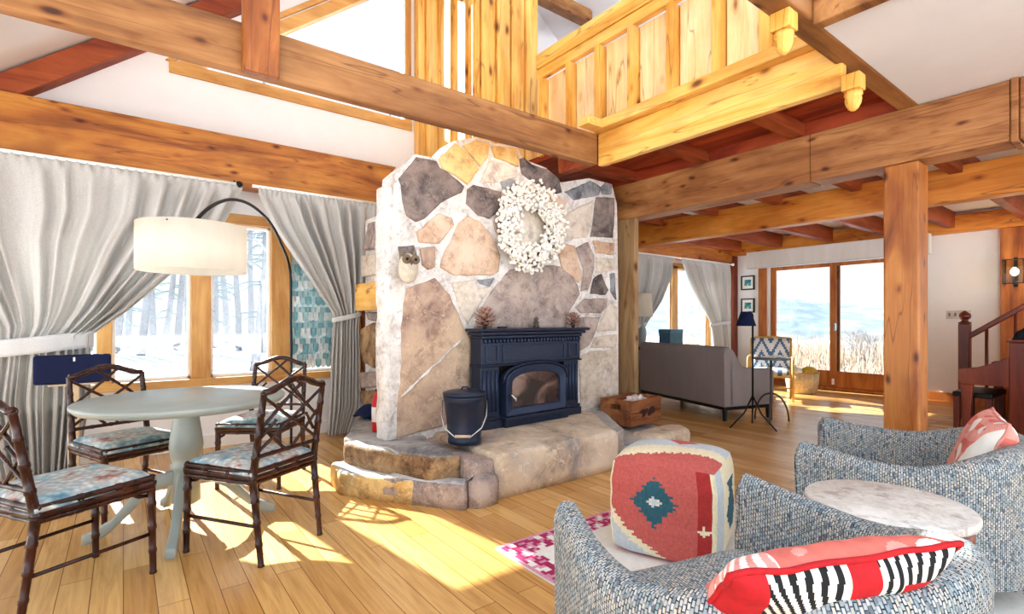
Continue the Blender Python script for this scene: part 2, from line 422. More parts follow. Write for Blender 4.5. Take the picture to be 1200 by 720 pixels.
# trims
sbox('trim_1', M_['doorwood'], 9.72, BX, -3, DY0 - .05, 0, .13)
sbox('trim_2', M_['doorwood'], 9.72, BX, DY1 + .05, 5.45, 0, .13)
sbox('baseboard_north', M_['wht'], -2.5, 1.9, WY - .02, WY, 0, .12)
sbox('trim_3', M_['redZ'], 2.12, 2.2, 5.44, WY, .3, 2.47)

# ------------------------------------------------------------------ windows
def window(name, x0, x1, z0, z1, stiles, Y=WY):
    f = MB()
    for (a, c) in stiles: f.box(a, c, Y - .02, Y + .1, z0, z1)
    fo = f.build(name, M_['frameZ'], bevel=.006); struct(fo)
    s = MB(); s.box(x0, x1, Y - .06, Y + .1, z0 - .05, z0 + .02); h = MB(); h.box(x0, x1, Y - .02, Y + .1, z1 - .06, z1 + .04)
    s.build('window_sill', M_['frameX'], fo, bevel=.006); h.build('window_head', M_['frameX'], fo, bevel=.006)
    for i in range(len(stiles) - 1):
        a, c = stiles[i][1], stiles[i + 1][0]
        MB().box(a - .01, c + .01, Y + .05, Y + .058, z0 + .01, z1 - .05).build('pane', M_['glass'], fo)
        q = MB()
        for (u0, u1, v0, v1) in ((a, a + .025, z0 + .02, z1 - .06), (c - .025, c, z0 + .02, z1 - .06), (a, c, z0 + .02, z0 + .05), (a, c, z1 - .09, z1 - .06)):
            q.box(u0, u1, Y + .03, Y + .075, v0, v1)
        so = q.build('sash', M_['wht'], fo, bevel=.004)
    return fo
w1 = window('window_1', W1[0], W1[1], W1[2], W1[3], [(-1.35, -1.25), (-.62, -.5) if False else (-.85, -.72), (-.18, -.08), (.50, .66), (1.19, 1.38), (2.08, 2.12)])
# blue fish-scale blind in the third light
bl = MB(); nr = 26
for j in range(nr):
    z = W1[2] + .05 + (W1[3] - W1[2] - .12) * j / nr; nx = 12
    for i in range(nx + 1):
        xx = 1.40 + (2.06 - 1.40) * (i + (.5 if j % 2 else 0)) / (nx + .5)
        if xx + .03 > 2.08: continue
        bl.prism([(xx + .03 * math.cos(a), z + .045 * math.sin(a) + .05) for a in (PI * k / 5 + PI for k in range(6))] + [(xx + .03, z + .1), (xx - .03, z + .1)], fy, WY + .02 + (j % 3) * .008, WY + .026 + (j % 3) * .008, R.choice((0, 0, 1, 1, 2)))
blo = bl.build('patterned_blind', [plain('blind_pale', (222, 236, 240), .6), plain('blind_mid', (172, 212, 222), .6), plain('blind_deep', (128, 184, 198), .6)], w1)
blo['label'] = 'blue fish-scale patterned blind'
w2 = window('window_2', W2[0], W2[1], W2[2], W2[3], [(6.9, 7.0), (7.86, 8.02), (8.98, 9.08), (9.34, 9.4)])
# trapezoid gable window
sl = .785
gf = MB()
gf.box(.33, 2.74, WY - .03, WY + .1, 3.46, 3.57)
gf.prism([(.38, 3.56), (2.62, 3.56 + 2.24 * sl - .0), (2.62, 3.56 + 2.24 * sl - .14), (.56, 3.56)], fy, WY - .02, WY + .1)
gf.prism([(.30, 3.56), (2.62, 3.66 + 2.24 * sl), (2.62, 3.575 + 2.24 * sl), (.36, 3.56)], fy, WY - .04, WY + .1)
g3 = struct(gf.build('window_3', M_['frameX'], bevel=.005))
jb = MB(); jb.box(2.64, 2.665, WY, WY + .09, 3.57, 5.2); jb.build('white_jamb', M_['wht'], g3, bevel=.004)
jb = MB(); jb.box(2.665, 2.73, WY - .02, WY + .1, 3.57, 5.5); jb.build('jamb', M_['frameZ'], g3, bevel=.004)
pz = MB(); pz.prism([(.5, 3.56), (2.66, 3.56), (2.66, 3.56 + 2.16 * sl)], fy, WY + .05, WY + .058); pz.build('pane', M_['glass'], g3)

# sliding door in the east wall
d = MB(); X0 = BX - .03
d.box(X0, BX + .12, DY1 - .16, DY1, 0, DZ); d.box(X0, BX + .12, DY0, DY0 + .12, 0, DZ); d.box(X0, BX + .12, DY0, DY1, DZ - .06, DZ + .05); d.box(X0, BX + .12, DY0, DY1, 0, .05)
do = struct(d.build('door_1', M_['doorwood'], bevel=.008))
MB().box(BX - .01, BX + .1, DY1 - .2, DY1 - .16, .05, DZ).build('jamb_liner', M_['wht'], do)
def slider(y0, y1, xo, nm):
    m = MB(); st = .1
    m.box(xo, xo + .04, y0, y0 + st, .05, DZ - .06); m.box(xo, xo + .04, y1 - st, y1, .05, DZ - .06)
    m.box(xo, xo + .04, y0 + st, y1 - st, .05, .33); m.box(xo, xo + .04, y0 + st, y1 - st, DZ - .16, DZ - .06)
    s = m.build('sliding_panel', M_['doorwood'], do, bevel=.006)
    MB().box(xo + .016, xo + .022, y0 + st - .01, y1 - st + .01, .32, DZ - .15).build('pane', M_['glass'], s)
    return s
p1 = slider(3.60, 4.78, BX + .05, 'a'); p2 = slider(2.57, 3.74, BX, 'b')
MB().box(BX - .04, BX, 3.63, 3.67, 1.02, 1.16).build('handle', M_['steel'], p2, bevel=.006)
MB().box(BX - .03, BX, 3.66, 3.70, .1, .2).build('foot_bolt', M_['wht'], p2, bevel=.006)
v = MB(); v.box(9.5, 9.62, 2.3, 5.1, 2.2, 2.5)
vo = v.build('window_valance', fabric('pale_valance_cloth', (226, 224, 222), .04), bevel=.012)
tag(vo, 'pale fabric valance box above the sliding glass door', 'valance')
MB().box(9.498, 9.625, 2.3, 5.1, 2.19, 2.205).build('hem', M_['linenband'], vo)

# ------------------------------------------------------------------ outdoors
gsn = MB()
def snowz(x, y):
    return -.35 + .12 * noise.noise(Vector((x * .25, y * .25, 3))) - .02 * max(0, x - 14)
def sg(u, v):
    x = -45 + 125 * u; y = -55 + 130 * v
    inside = -4 < x < 10.4 and y < 6
    return Vector((x, y, -.4 if inside else snowz(x, y)))
gsn.grid(sg, 110, 110)
struct(gsn.build('snow_ground', M_['snow'], smooth=True), 'white snow outside the windows', 'snow')
dk = MB()
for i in range(14): dk.box(9.92 + i * .15, 10.06 + i * .15, -1, 7.0, -.12, -.06)
struct(dk.build('terrace_deck', plain('snowy_grey_boards', (150, 164, 182), .8, 0, .05, 5), bevel=.004), 'grey terrace boards outside the sliding door', 'deck')
hl = MB()
def hill(u, v):
    a = -.75 + 1.5 * u; Rr = 180 + 220 * v
    x = Rr * math.cos(a); y = Rr * math.sin(a)
    return Vector((x, y, -14 + (26 + 7 * noise.noise(Vector((a * 5, 1, 0))) + 3 * noise.noise(Vector((a * 15, 2, v * 3)))) * math.sin(min(1, v * 1.3) * PI / 2)))
hl.grid(hill, 90, 14)
ht = NT('hazy_hills'); hn = ht.noise(ht.coord('Object', (1, 1, 3)), .09, 6, .7)
ht.set(ht.ramp(hn.outputs['Fac'], [(.35, lin(104, 122, 138)), (.5, lin(130, 144, 156)), (.66, lin(160, 168, 174))]), .95, 0, 0); hlm = ht.mat  # bluish distance haze is put into the hill colours
struct(hl.build('hills', hlm, smooth=True), 'pale hills on the skyline beyond the terrace', 'hills')
# dry scrub at the terrace edge
sc_ = MB()
for i in range(2600):
    x = R.uniform(15.5, 27); y = R.uniform(2.5, 15); z = snowz(x, y) - .02; h = R.uniform(.3, 1.25)
    a = R.uniform(0, 6.28); l = R.uniform(.02, .25)
    sc_.tube([(x, y, z), (x + l * math.cos(a) * .4, y + l * math.sin(a) * .4, z + h * .6), (x + l * math.cos(a), y + l * math.sin(a), z + h)], [.016, .012, .005], 3)
so = sc_.build('dry_grass', plain('straw', (150, 130, 112), .9, 0, .15, 3)); tag(so, 'pale dry grass stalks standing in the snow beyond the terrace', 'grass', kind='stuff')
bs = MB()
def twig(p, d, L, r, dep):
    q = p + d * L; bs.tube([p, p.lerp(q, .5) + Vector((R.uniform(-.04, .04), R.uniform(-.04, .04), 0)), q], [r, r * .8, r * .55], 4, caps=False)
    if dep:
        for k in range(3):
            nd = (d + Vector((R.uniform(-.7, .7), R.uniform(-.7, .7), R.uniform(-.1, .5)))).normalized()
            twig(p.lerp(q, R.uniform(.4, 1)), nd, L * .68, r * .6, dep - 1)
for k in range(7):
    twig(Vector((17.2 + R.uniform(-.2, .2), 5.75 + R.uniform(-.2, .2), -.5)), Vector((R.uniform(-.4, .4), R.uniform(-.5, .5), 1)).normalized(), .75, .02, 4)
tag(bs.build('shrub', plain('grey_twigs', (150, 142, 140), .9)), 'bare leafless shrub seen through the sliding door', 'shrub')
def tree(x, y, h, lean, label, conifer=False, seed=0):
    rr = random.Random(seed); t = empty('bare_tree' if not conifer else 'conifer_tree', (x, y, snowz(x, y) - .05))
    m = MB(); pts = [Vector((lean * h * (i / 6) + rr.uniform(-.06, .06), rr.uniform(-.06, .06), h * i / 6)) for i in range(7)]
    r0 = .012 * h + .04
    m.tube(pts, [r0 * (1 - .8 * i / 6) for i in range(7)], 7); m.build('trunk', M_['bark'], t, smooth=True)
    bm_ = MB()
    n = 60 if conifer else 26
    for i in range(n):
        f = rr.uniform(.12 if conifer else .35, .97); a = rr.uniform(0, 6.28); p = Vector((lean * h * f, 0, h * f))
        L = (1.0 - f) * h * (.11 if conifer else .12) + .25; dz = -.25 if conifer else .55
        q = p + Vector((math.cos(a), math.sin(a), dz)) * L
        bm_.tube([p, p.lerp(q, .55) + Vector((0, 0, .08 * L)), q], [.05 if conifer else .04, .035, .008], 4, caps=False)
        for s in range(4):
            c = p.lerp(q, rr.uniform(.3, 1)); b2 = a + rr.choice((-1, 1)) * rr.uniform(.4, 1)
            bm_.tube([c, c + Vector((math.cos(b2), math.sin(b2), dz * .8)) * L * .4], [.022, .005], 3, caps=False)
    bm_.build('branch_crown', M_['bark'] if not conifer else M_['needles'], t)
    return t
ti = 0
def tlabel(t, conf, i): pass
spots = []
for i in range(26):
    a, bb = ray(92 + i * 14.5); Y = 27 + 16 * ((i * 7) % 5) / 5 + R.uniform(-1, 1)
    spots.append((a / bb * Y, Y, R.uniform(11, 15.5), R.uniform(-.06, .1), i % 4 == 3))
for i, (x, y, h, l, cf) in enumerate(spots):
    t = tree(x, y, h, l, '', cf, i)
    if cf: tag(t, 'frosted conifer in the snowy wood outside the dining window', 'tree', 'conifers in the snowy wood')
    else: tag(t, 'bare pale tree in the snowy wood outside the dining window', 'tree', 'bare trees in the snowy wood')
t = tree(2.75, 15.0, 7.5, .11, '', False, 301); tag(t, 'leaning white birch nearest the dining window, tipped to the side', 'tree')
t = tree(4.35, 17.0, 8.0, .17, '', False, 302); tag(t, 'steeply slanting birch near the dining window, most tilted of all', 'tree')

# ------------------------------------------------------------------ chimney chase
def boards(mb, p0, p1, z0, z1, nrm, n, bat=.035):
    """vertical boards with raised battens along the line p0-p1"""
    p0 = Vector(p0); p1 = Vector(p1); d = p1 - p0; L = d.length; d.normalize(); nv = Vector(nrm)
    w = L / n
    for i in range(n):
        a = p0 + d * (i * w + .004); c = p0 + d * ((i + 1) * w - .004)
        off = .022 if i % 2 else .0
        vs = []
        for q, o in ((a, 0), (a, .02 + off), (c, .02 + off), (c, 0)):
            vs.append(q + nv * o)
        mb.add([(v.x, v.y, z0) for v in vs] + [(v.x, v.y, z1) for v in vs], [(0, 1, 2, 3), (7, 6, 5, 4), (0, 4, 5, 1), (1, 5, 6, 2), (2, 6, 7, 3), (3, 7, 4, 0)])
ch = MB(); ch.box(2.79, 3.58, 4.29, WY, 2.25, 5.9)
boards(ch, (2.79, WY - .01, 0), (2.79, 4.25, 0), 2.25, 5.9, (-1, 0, 0), 9)
boards(ch, (2.75, 4.29, 0), (3.6, 4.29, 0), 2.25, 5.9, (0, -1, 0), 9)
struct(ch.build('wall_chimney_chase', M_['pineZ'], bevel=.006), 'honey pine boarded casing rising above the chimney', 'wall')

# ------------------------------------------------------------------ loft balustrade
bal = empty('loft_balustrade', (3.33, 2.5, 2.83)); tag(bal, 'panelled honey pine balustrade along the loft edge', 'balustrade')
def lb(name, mat, x0, x1, y0, y1, z0, z1, bevel=.006):
    m = MB().box(x0 - 3.33, x1 - 3.33, y0 - 2.5, y1 - 2.5, z0 - 2.83, z1 - 2.83)
    return m.build(name, mat, bal, bevel=bevel)
lb('top_rail', M_['yellowY'], 3.30, 3.40, 1.3, 3.95, 3.72, 3.87); lb('sub_rail', M_['yellowY'], 3.31, 3.37, 1.3, 3.95, 3.62, 3.715)
lb('bottom_ledge', M_['yellowY'], 3.22, 3.45, 1.25, 3.10, 2.83, 2.91)
lb('ledge_return', M_['yellowY'], 3.05, 3.22, 2.98, 3.10, 2.832, 2.90)
ys = [3.9, 3.5, 3.13, 2.76, 2.38, 2.0, 1.66, 1.34]
for i, yy in enumerate(ys):
    lb('stile', M_['pineZ'], 3.31, 3.41, yy - .032, yy + .032, 2.91 if yy < 3.1 else 2.84, 3.62, .004)
    if i < len(ys) - 1: lb('panel', M_['panelZ'], 3.385, 3.40, ys[i + 1] + .045, yy - .045, 2.91 if yy < 3.1 else 2.84, 3.62, 0)
lb('back_board', M_['red'], 3.415, 3.43, 1.34, 3.9, 2.84, 3.62, 0)  # added dark backing; its colour gives the shadow lines beside the stiles
def pendant(name, x, y, zt, label, s=1.0):
    p = empty(name, (x, y, zt))
    MB().box(-.055 * s, .055 * s, -.055 * s, .055 * s, -.0, .105 * s).build('block', M_['pineZ'], p, bevel=.006)
    MB().lathe([(.02, 0), (.05 * s, -.005), (.055 * s, -.025), (.046 * s, -.032), (.05 * s, -.05), (.045 * s, -.075), (.03 * s, -.1), (.012, -.112)], (0, 0, 0), 20).build('turned_drop', M_['pineZ'], p, smooth=True)
    return tag(p, label, 'pendant')
pendant('drop_finial', 3.29, 1.14, 2.50, 'turned wooden drop finial at the end of the honey loft beam', .85)
pendant('drop_finial', 2.55, 1.18, 2.60, 'turned wooden drop finial hanging high before the balustrade end', .85)

# ------------------------------------------------------------------ fireplace
FYP = 3.66
fp = empty('stone_fireplace', (2.9, 3.7, 0)); tag(fp, 'massive fieldstone chimney and hearth around the black stove', 'fireplace')
OFF = Vector((-2.9, -3.7, 0))
# mortar mass, outline traced along its ragged top
top = [(463, 203), (476, 192), (487, 181), (512, 186), (533, 165), (557, 161), (580, 168), (606, 172), (612, 186), (640, 197), (657, 214), (690, 209), (717, 216), (723, 240)]
outl = [on_y(a, c, FYP) for a, c in top]
poly = [(1.62, .0)] + [(1.62, 1.0), (1.60, 1.6), (1.64, 2.1)] + [(p.x, p.z) for p in outl] + [(4.2, 1.5), (4.2, 0)]
fo = lambda a, b_, d: Vector((a, d, b_)) + OFF
m = MB(); m.prism(poly, fo, FYP, 3.9)
m.prism([(2.0, 0), (2.0, 2.24), (4.1, 2.24), (4.1, 0)], fo, 3.88, 5.15)
mo = m.build('masonry_core', M_['mortar'], fp)
def to_slab(mb, pts3, nrm, thick, mat, seed):
    """one fieldstone: bevelled, lumpy slab over a traced outline, standing off the mortar"""
    rr = random.Random(seed); nv = Vector(nrm)
    c = sum(pts3, Vector()) / len(pts3)
    ring = []
    n = len(pts3)
    for i in range(n):
        a, b_ = pts3[i], pts3[(i + 1) % n]; k = max(1, int((b_ - a).length / .06))
        for j in range(k):
            p = a.lerp(b_, j / k); s = .006 if j else 0
            ring.append(p + Vector((rr.uniform(-s, s), 0 if abs(nv.y) > .5 else rr.uniform(-s, s), rr.uniform(-s, s))))
    N = len(ring); lev = [(1.0, -.02), (.985, thick * .55), (.95, thick * .92), (.86, thick), (.62, thick * 1.06), (.32, thick * 1.08)]
    vs = []
    for s, dd in lev:
        for p in ring:
            q = c + (p - c) * s; h = noise.noise(q * 7 + Vector((seed, 0, 0))) * .010 if dd > thick * .6 else 0
            vs.append(q + nv * (dd + h) + OFF)
    vs.append(c + nv * thick * 1.08 + OFF)
    fs = []
    for l in range(len(lev) - 1):
        for i in range(N):
            j = (i + 1) % N; fs.append((l * N + i, l * N + j, (l + 1) * N + j, (l + 1) * N + i))
    for i in range(N): fs.append(((len(lev) - 1) * N + i, (len(lev) - 1) * N + (i + 1) % N, len(vs) - 1))
    mb.add(vs, fs, mat)
S_ = [
 (0, [(466,210),(487,184),(511,189),(515,197),(523,201),(544,219),(541,226),(515,239),(497,257),(487,261),(476,254),(470.5,233),(469,217)]),
 (1, [(513.6,186),(533,168),(540,173.6),(556.7,191.7),(561,200),(547,217),(531.7,205.6),(517.8,198.6)]),
 (1, [(541,171),(557,164),(573,169.5),(570.5,186),(562,196),(557.5,190)]),
 (1, [(574.7,171),(605,174),(607,196),(579,185)]),
 (0, [(547,222),(554,216.7),(587,225),(588,242),(573,257),(559.5,253),(545.5,239)]),
 (5, [(565,205.6),(573,187),(605,199),(604,209),(576,215),(562,215)]),
 (6, [(585.6,213),(597,210),(606,214),(602,224),(588,221)]),
 (2, [(487,272),(513.6,250),(529,255.6),(531.7,264),(513.6,286),(490,284.7)]),
 (2, [(516,305.6),(537,261),(548,252.8),(562,259.7),(576,275),(586,300),(584,319),(576,323.6),(531.7,323.6),(515,314)]),
 (3, [(491,291.7),(509,289),(508,314),(501,316.7),(494,311)]),
 (0, [(466,289),(484,287.5),(489,305.6),(487,317),(470,317)]),
 (3, [(469,384),(475,338),(487,333),(509,325),(526,344),(536,366),(544,386),(552,397),(551,449),(545,480),(520,500),(490,508),(464,515),(466,469),(470.6,422)]),
 (6, [(558,328),(579,326),(573,336),(562,333)]),
 (5, [(529,332),(553,328),(560,338),(578,336),(562,355),(547,380),(537,360)]),
 (4, [(553,388),(560,365),(580,335),(597,316),(617,312),(640,311),(655,312),(668,322),(677,335),(679,345),(668,362),(664,372),(664,388)]),
 (5, [(657,252),(694,235),(690,271),(685.6,279),(660,281)]),
 (0, [(698,231),(719,232),(719,252),(717.5,279),(691,278),(695,254)]),
 (6, [(660.6,225),(691,212),(704,220),(701,229),(672,235),(669,232)]),
 (6, [(703,220),(709,214),(716,216.6),(715.6,228),(705,228)]),
 (0, [(608,186),(613,185),(616,190.6),(641,199),(655,211),(658,226),(652,228),(624,214),(610.6,204)]),
 (2, [(655,285),(672,288),(676,304),(681,327),(677,332),(658,315.6),(654,299)]),
 (4, [(674,290.6),(688,283.6),(695,299),(695,315.6),(688,340.6),(680,342),(683,315.6)]),
 (2, [(694,282),(719,285),(717.5,299),(697,296)]),
 (5, [(698,301.7),(719,303),(719,317),(699,320)]),
 (0, [(695,327),(703.6,321),(712,340.6),(709,346),(691,345)]),
 (6, [(714,321),(719,320),(721,352),(715,342)]),
 (4, [(673,360.6),(685,350),(711,350),(710,360.6),(703,367.5),(680,367.5)]),
 (4, [(675.6,371.7),(702,371.7),(699,385.6),(689,405),(677,413)]),
 (5, [(713,355),(722,360),(721,388),(699,390),(706,372)]),
 (5, [(695,395),(722,392),(721,407),(692,408)]),
 (5, [(677,419),(692,411),(722,410),(723,460),(703,476),(680,484)]),
 (5, [(594,240),(620,232),(648,238),(653,260),(653,300),(640,307),(610,307),(592,295),(589,262)]),
 (2, [(620,219),(645,226),(663,237),(660.6,246),(650,243),(632,230)]),
 (4, [(586,246),(592,243),(588,262),(590,290),(580,272),(577,260)]),
]
sm = MB()
for i, (mi, pl) in enumerate(S_):
    to_slab(sm, [on_y(a, c, FYP) for a, c in pl], (0, -1, 0), .022, mi, i)
so = sm.build('stone_facing', ST, fp, smooth=True)
so['label'] = 'large irregular fieldstones set in pale mortar'
vn = MB(); va, vb = on_y(470, 466, FYP - .028) + OFF, on_y(541, 398, FYP - .028) + OFF
vn.tube([va.lerp(vb, k / 12) + Vector((R.uniform(-.006, .006), 0, R.uniform(-.006, .006))) for k in range(13)], [.006 + .004 * (k % 3) for k in range(13)], 6)
vn.build('quartz_vein', M_['mortar'], fp, smooth=True)
# side wall of the alcove
ss = MB(); XS = 2.0
for i, (mi, pl) in enumerate([
    (7, [(427,385),(440,378),(456,383),(460,400),(456,430),(441,432),(430,425),(425,405)]), (0, [(432,366),(458,366),(458,380),(436,375)]),
    (4, [(423,437),(455,434),(456,452),(428,455)]), (7, [(426,458),(448,457),(448,484),(430,480)]),
    (5, [(428,300),(450,296),(452,322),(428,325)]), (4, [(436,262),(455,258),(457,290),(430,294)]), (0, [(455,240),(463,238),(464,285),(458,288)]), (7, [(462, 380), (486, 376), (488, 440), (462, 436)]), (4, [(462, 300), (484, 300), (486, 360), (462, 364)])]):
    to_slab(ss, [on_x(a, c, XS) for a, c in pl], (-1, 0, 0), .05, mi, 60 + i)
ss.build('alcove_stones', ST, fp, smooth=True)
bd = MB().box(1.88, 2.0, 4.0, 5.12, 1.30, 1.57); bd.v = [tuple(Vector(v) + OFF) for v in bd.v]
bo = bd.build('lintel_board', M_['yellowY'], fp, bevel=.008); bo['label'] = 'yellow pine lintel board'
# ragged mortar return on the near corner
rg = MB()
rg.grid(lambda u, v: Vector((1.615 + (.055 + .02 * noise.noise(Vector((u * 3, v * 14, 1)))) * math.cos(2 * PI * u), 3.76 + (.10 + .03 * noise.noise(Vector((u * 3, v * 11, 4)))) * math.sin(2 * PI * u), .27 + 1.95 * v)) + OFF + Vector((.02 * noise.noise(Vector((0, 0, v * 9))), 0, 0)), 20, 60, wrapu=True)
rg.build('corner_mortar', M_['mortar'], fp, smooth=True)
# hearth of big rounded blocks
def rock(mb, poly, z0, z1, r, amp, mat, seed, mtop=None):
    bm = bmesh.new(); n = len(poly)
    lo = [bm.verts.new((x, y, z0)) for x, y in poly]; hi = [bm.verts.new((x, y, z1)) for x, y in poly]
    bm.faces.new(hi); bm.faces.new(lo[::-1])
    for i in range(n): bm.faces.new((lo[i], lo[(i + 1) % n], hi[(i + 1) % n], hi[i]))
    bmesh.ops.recalc_face_normals(bm, faces=bm.faces)
    bmesh.ops.bevel(bm, geom=[e for e in bm.edges if e.verts[0].co.z > z0 or e.verts[1].co.z > z0], offset=r, segments=3, affect='EDGES', profile=.5)
    bmesh.ops.triangulate(bm, faces=[f for f in bm.faces if len(f.verts) > 4])
    for _ in range(4):
        es = [e for e in bm.edges if e.calc_length() > .11]
        if not es: break
        bmesh.ops.subdivide_edges(bm, edges=es, cuts=1, use_grid_fill=True)
        bmesh.ops.triangulate(bm, faces=[f for f in bm.faces if len(f.verts) > 4])
    bm.normal_update()
    for v in bm.verts:
        if v.co.z > z0 + .005:
            h = noise.noise(v.co * 3.1 + Vector((seed, 0, 0))) * amp + noise.noise(v.co * 11 + Vector((seed, 4, 0))) * amp * .4
            v.co += v.normal * h
    bm.verts.index_update()
    bm.normal_update()
    mb.add([v.co + OFF for v in bm.verts], [tuple(v.index for v in f.verts) for f in bm.faces], [mtop if (mtop is not None and f.normal.z > .8) else mat for f in bm.faces]); bm.free()
he = MB()
rock(he, [(1.98,2.78),(3.19,2.78),(3.68,3.52),(3.68,3.7),(1.98,3.7)], 0, .305, .035, .014, 1, 1)            # big pale slab
rock(he, [(3.21,2.80),(3.36,2.86),(3.9,3.62),(3.70,3.7)], 0, .29, .02, .012, 2, 2)                           # grey strip
rock(he, [(1.29,3.78),(1.40,3.42),(1.60,2.98),(1.72,2.93),(1.78,3.3),(1.78,3.66),(1.66,5.3),(1.9,5.3),(1.82,4.8)][:3] + [(1.80,2.92),(1.84,3.7),(1.6,3.84)], 0, .30, .03, .018, 3, 3, 2)  # mossy upper tier
rock(he, [(1.42,3.72),(1.9,3.6),(2.05,5.1),(1.95,5.1),(1.82,4.8),(1.36,3.95)], 0, .295, .02, .008, 2, 4)      # flagstone behind
rock(he, [(1.80,2.80),(1.99,2.80),(1.99,3.66),(1.82,3.66)], 0, .27, .03, .02, 4, 5)
rock(he, [(1.18,3.52),(1.22,3.84),(1.4,3.8),(1.64,3.1),(1.5,3.04),(1.34,3.28)], 0, .155, .035, .014, 5, 6, 7)  # lower step, tan end
rock(he, [(1.36,3.26),(1.5,3.3),(1.82,2.86),(1.72,2.74),(1.60,2.90)], 0, .165, .035, .014, 6, 7, 7)             # lower step
rock(he, [(1.76,2.72),(1.98,2.72),(2.0,2.84),(1.86,2.9),(1.76,2.84)], .0, .2, .07, .02, 6, 8)                # round stone
rock(he, [(3.3,2.9),(3.7,2.86),(4.34,2.9),(4.36,3.56),(3.8,3.68)], 0, .135, .03, .012, 2, 9)
rock(he, [(3.72,2.83),(4.3,2.86),(4.4,3.02),(4.3,3.16),(3.76,3.14)], 0, .165, .04, .02, 1, 10)
HST = [M_['mortar'], ST[5], stone('grey_flagstone', (150, 148, 146), (192, 190, 188), (112, 114, 120), 3), ST[7], ST[4], ST[1], ST[4], stone('white_grey_stone_top', (206, 206, 208), (228, 228, 228), (170, 172, 178), 3)]
slabm = stone('pale_hearth_slab', (214, 194, 168), (230, 216, 196), (150, 146, 148), 1.6)
HST[1] = slabm
he.build('hearth', HST, fp, smooth=True)

# ------------------------------------------------------------------ stove insert
st = empty('wood_stove', (2.90, 3.58, .305), math.radians(4)); tag(st, 'navy-black cast iron stove insert with arched glass door', 'stove')
def sb(name, boxes, mat=M_['iron'], bevel=.006, parent=None):
    m_ = MB()
    for q in boxes: m_.box(*q)
    return m_.build(name, mat, parent or st, bevel=bevel)
H = .83; HW = .60
sb('mantel_shelf', [(-HW - .06, HW + .06, -.17, .06, H - .025, H), (-HW - .03, HW + .03, -.14, .06, H - .055, H - .025), (-HW - .005, HW + .005, -.115, .06, H - .085, H - .055)], bevel=.01)
dn = MB()
for i in range(30):
    x = -HW + .03 + i * (2 * HW - .06) / 29; dn.sphere((x, -.105, H - .105), .016, 8, 5, 0, (.8, 1, 1.2))
dn.build('dentil_moulding', M_['ironlit'], st, smooth=True)
fr = sb('frieze', [(-HW, HW, -.09, .06, H - .30, H - .085), (-HW - .012, HW + .012, -.105, .06, H - .315, H - .298)])
def panel_frame(name, x0, x1, z0, z1, yf, t_=.012):
    m_ = MB()
    for q in ((x0, x1, z0, z0 + t_), (x0, x1, z1 - t_, z1), (x0, x0 + t_, z0, z1), (x1 - t_, x1, z0, z1)): m_.box(q[0], q[1], yf - .012, yf, q[2], q[3])
    return m_.build(name, M_['ironlit'], fr, bevel=.004)
panel_frame('frieze_panel', -HW + .04, -HW + .17, H - .28, H - .14, -.09); panel_frame('frieze_panel', HW - .17, HW - .04, H - .28, H - .14, -.09)
panel_frame('frieze_panel', -HW + .22, HW - .22, H - .28, H - .14, -.09)
for sgn in (-1, 1):
    cx = sgn * (HW - .105)
    p = sb('pilaster', [(cx - .1, cx + .1, -.07, .06, .0, H - .315), (cx - .115, cx + .115, -.1, .06, 0, .07), (cx - .108, cx + .108, -.09, .06, .07, .1)])
    for k in range(4):
        x = cx - .066 + k * .044
        m_ = MB().tube([(x, -.072, .14), (x, -.072, H - .35)], .013, 8); m_.build('flute', M_['ironlit'], p, smooth=True)
sb('back_plate', [(-HW + .2, HW - .2, -.02, .08, 0, H - .3)], M_['black'], 0)
# arched door
def arch(w_, z0, zs, rise, n=16):
    pts = [(-w_, z0)]
    for k in range(n + 1):
        a = PI - PI * k / n
        pts.append((w_ * math.cos(a) if True else 0, zs + rise * math.sin(a) ** .7))
    pts.append((w_, z0)); return pts
ow = arch(.365, .09, .36, .155); iw = arch(.29, .155, .345, .105)
dr = MB(); n = len(ow)
for y0, y1, po, pi_ in ((-.13, -.03, ow, iw),):
    vs = [(a, y0, c) for a, c in po] + [(a, y0 + .012, c) for a, c in pi_] + [(a, y1, c) for a, c in po] + [(a, y1, c) for a, c in pi_]
    fs = []
    for i in range(n):
        j = (i + 1) % n
        fs += [(i, j, n + j, n + i), (2 * n + i, 3 * n + i, 3 * n + j, 2 * n + j), (i, 2 * n + i, 2 * n + j, j), (n + i, n + j, 3 * n + j, 3 * n + i)]
    dr.add(vs, fs)
dro = dr.build('door_frame', M_['ironlit'], st, bevel=.008)
ar = MB(); ar.tube([(a * 1.05, -.115, c * 1.03 - .0) for a, c in ow[1:-1]], .013, 8); ar.build('arch_moulding', M_['iron'], dro, smooth=True)
t = NT('sooty_glass'); nz = t.noise(t.coord('Object', (3, 1, 4)), 1.1, 3, .5, .6)
t.set(t.ramp(nz.outputs['Fac'], [(.42, lin(26, 18, 20)), (.52, lin(72, 52, 48)), (.64, lin(150, 122, 108))]), .12, 0, .6)
gl = MB(); gl.prism(iw, lambda a, b_, d_: Vector((a, d_, b_)), -.1, -.09); gl.build('stove_glass', t.mat, dro)
hd = MB(); hd.tube([(-.33, -.13, .27), (-.33, -.16, .27), (-.30, -.165, .24), (-.295, -.165, .215)], [.012, .012, .014, .012], 8); ho = hd.build('latch_handle', M_['steel'], dro, smooth=True)
ld = MB(); ld.box(-.40, .40, -.17, .02, .06, .09); ld.box(-.385, .385, -.14, .02, .0, .062); lo_ = ld.build('ash_lip', M_['iron'], st, bevel=.008)
gv = MB()
for i in range(24): gv.box(-.33 + i * .0275, -.318 + i * .0275, -.147, -.138, .015, .05)
gv.build('vent_grille', M_['ironlit'], lo_)

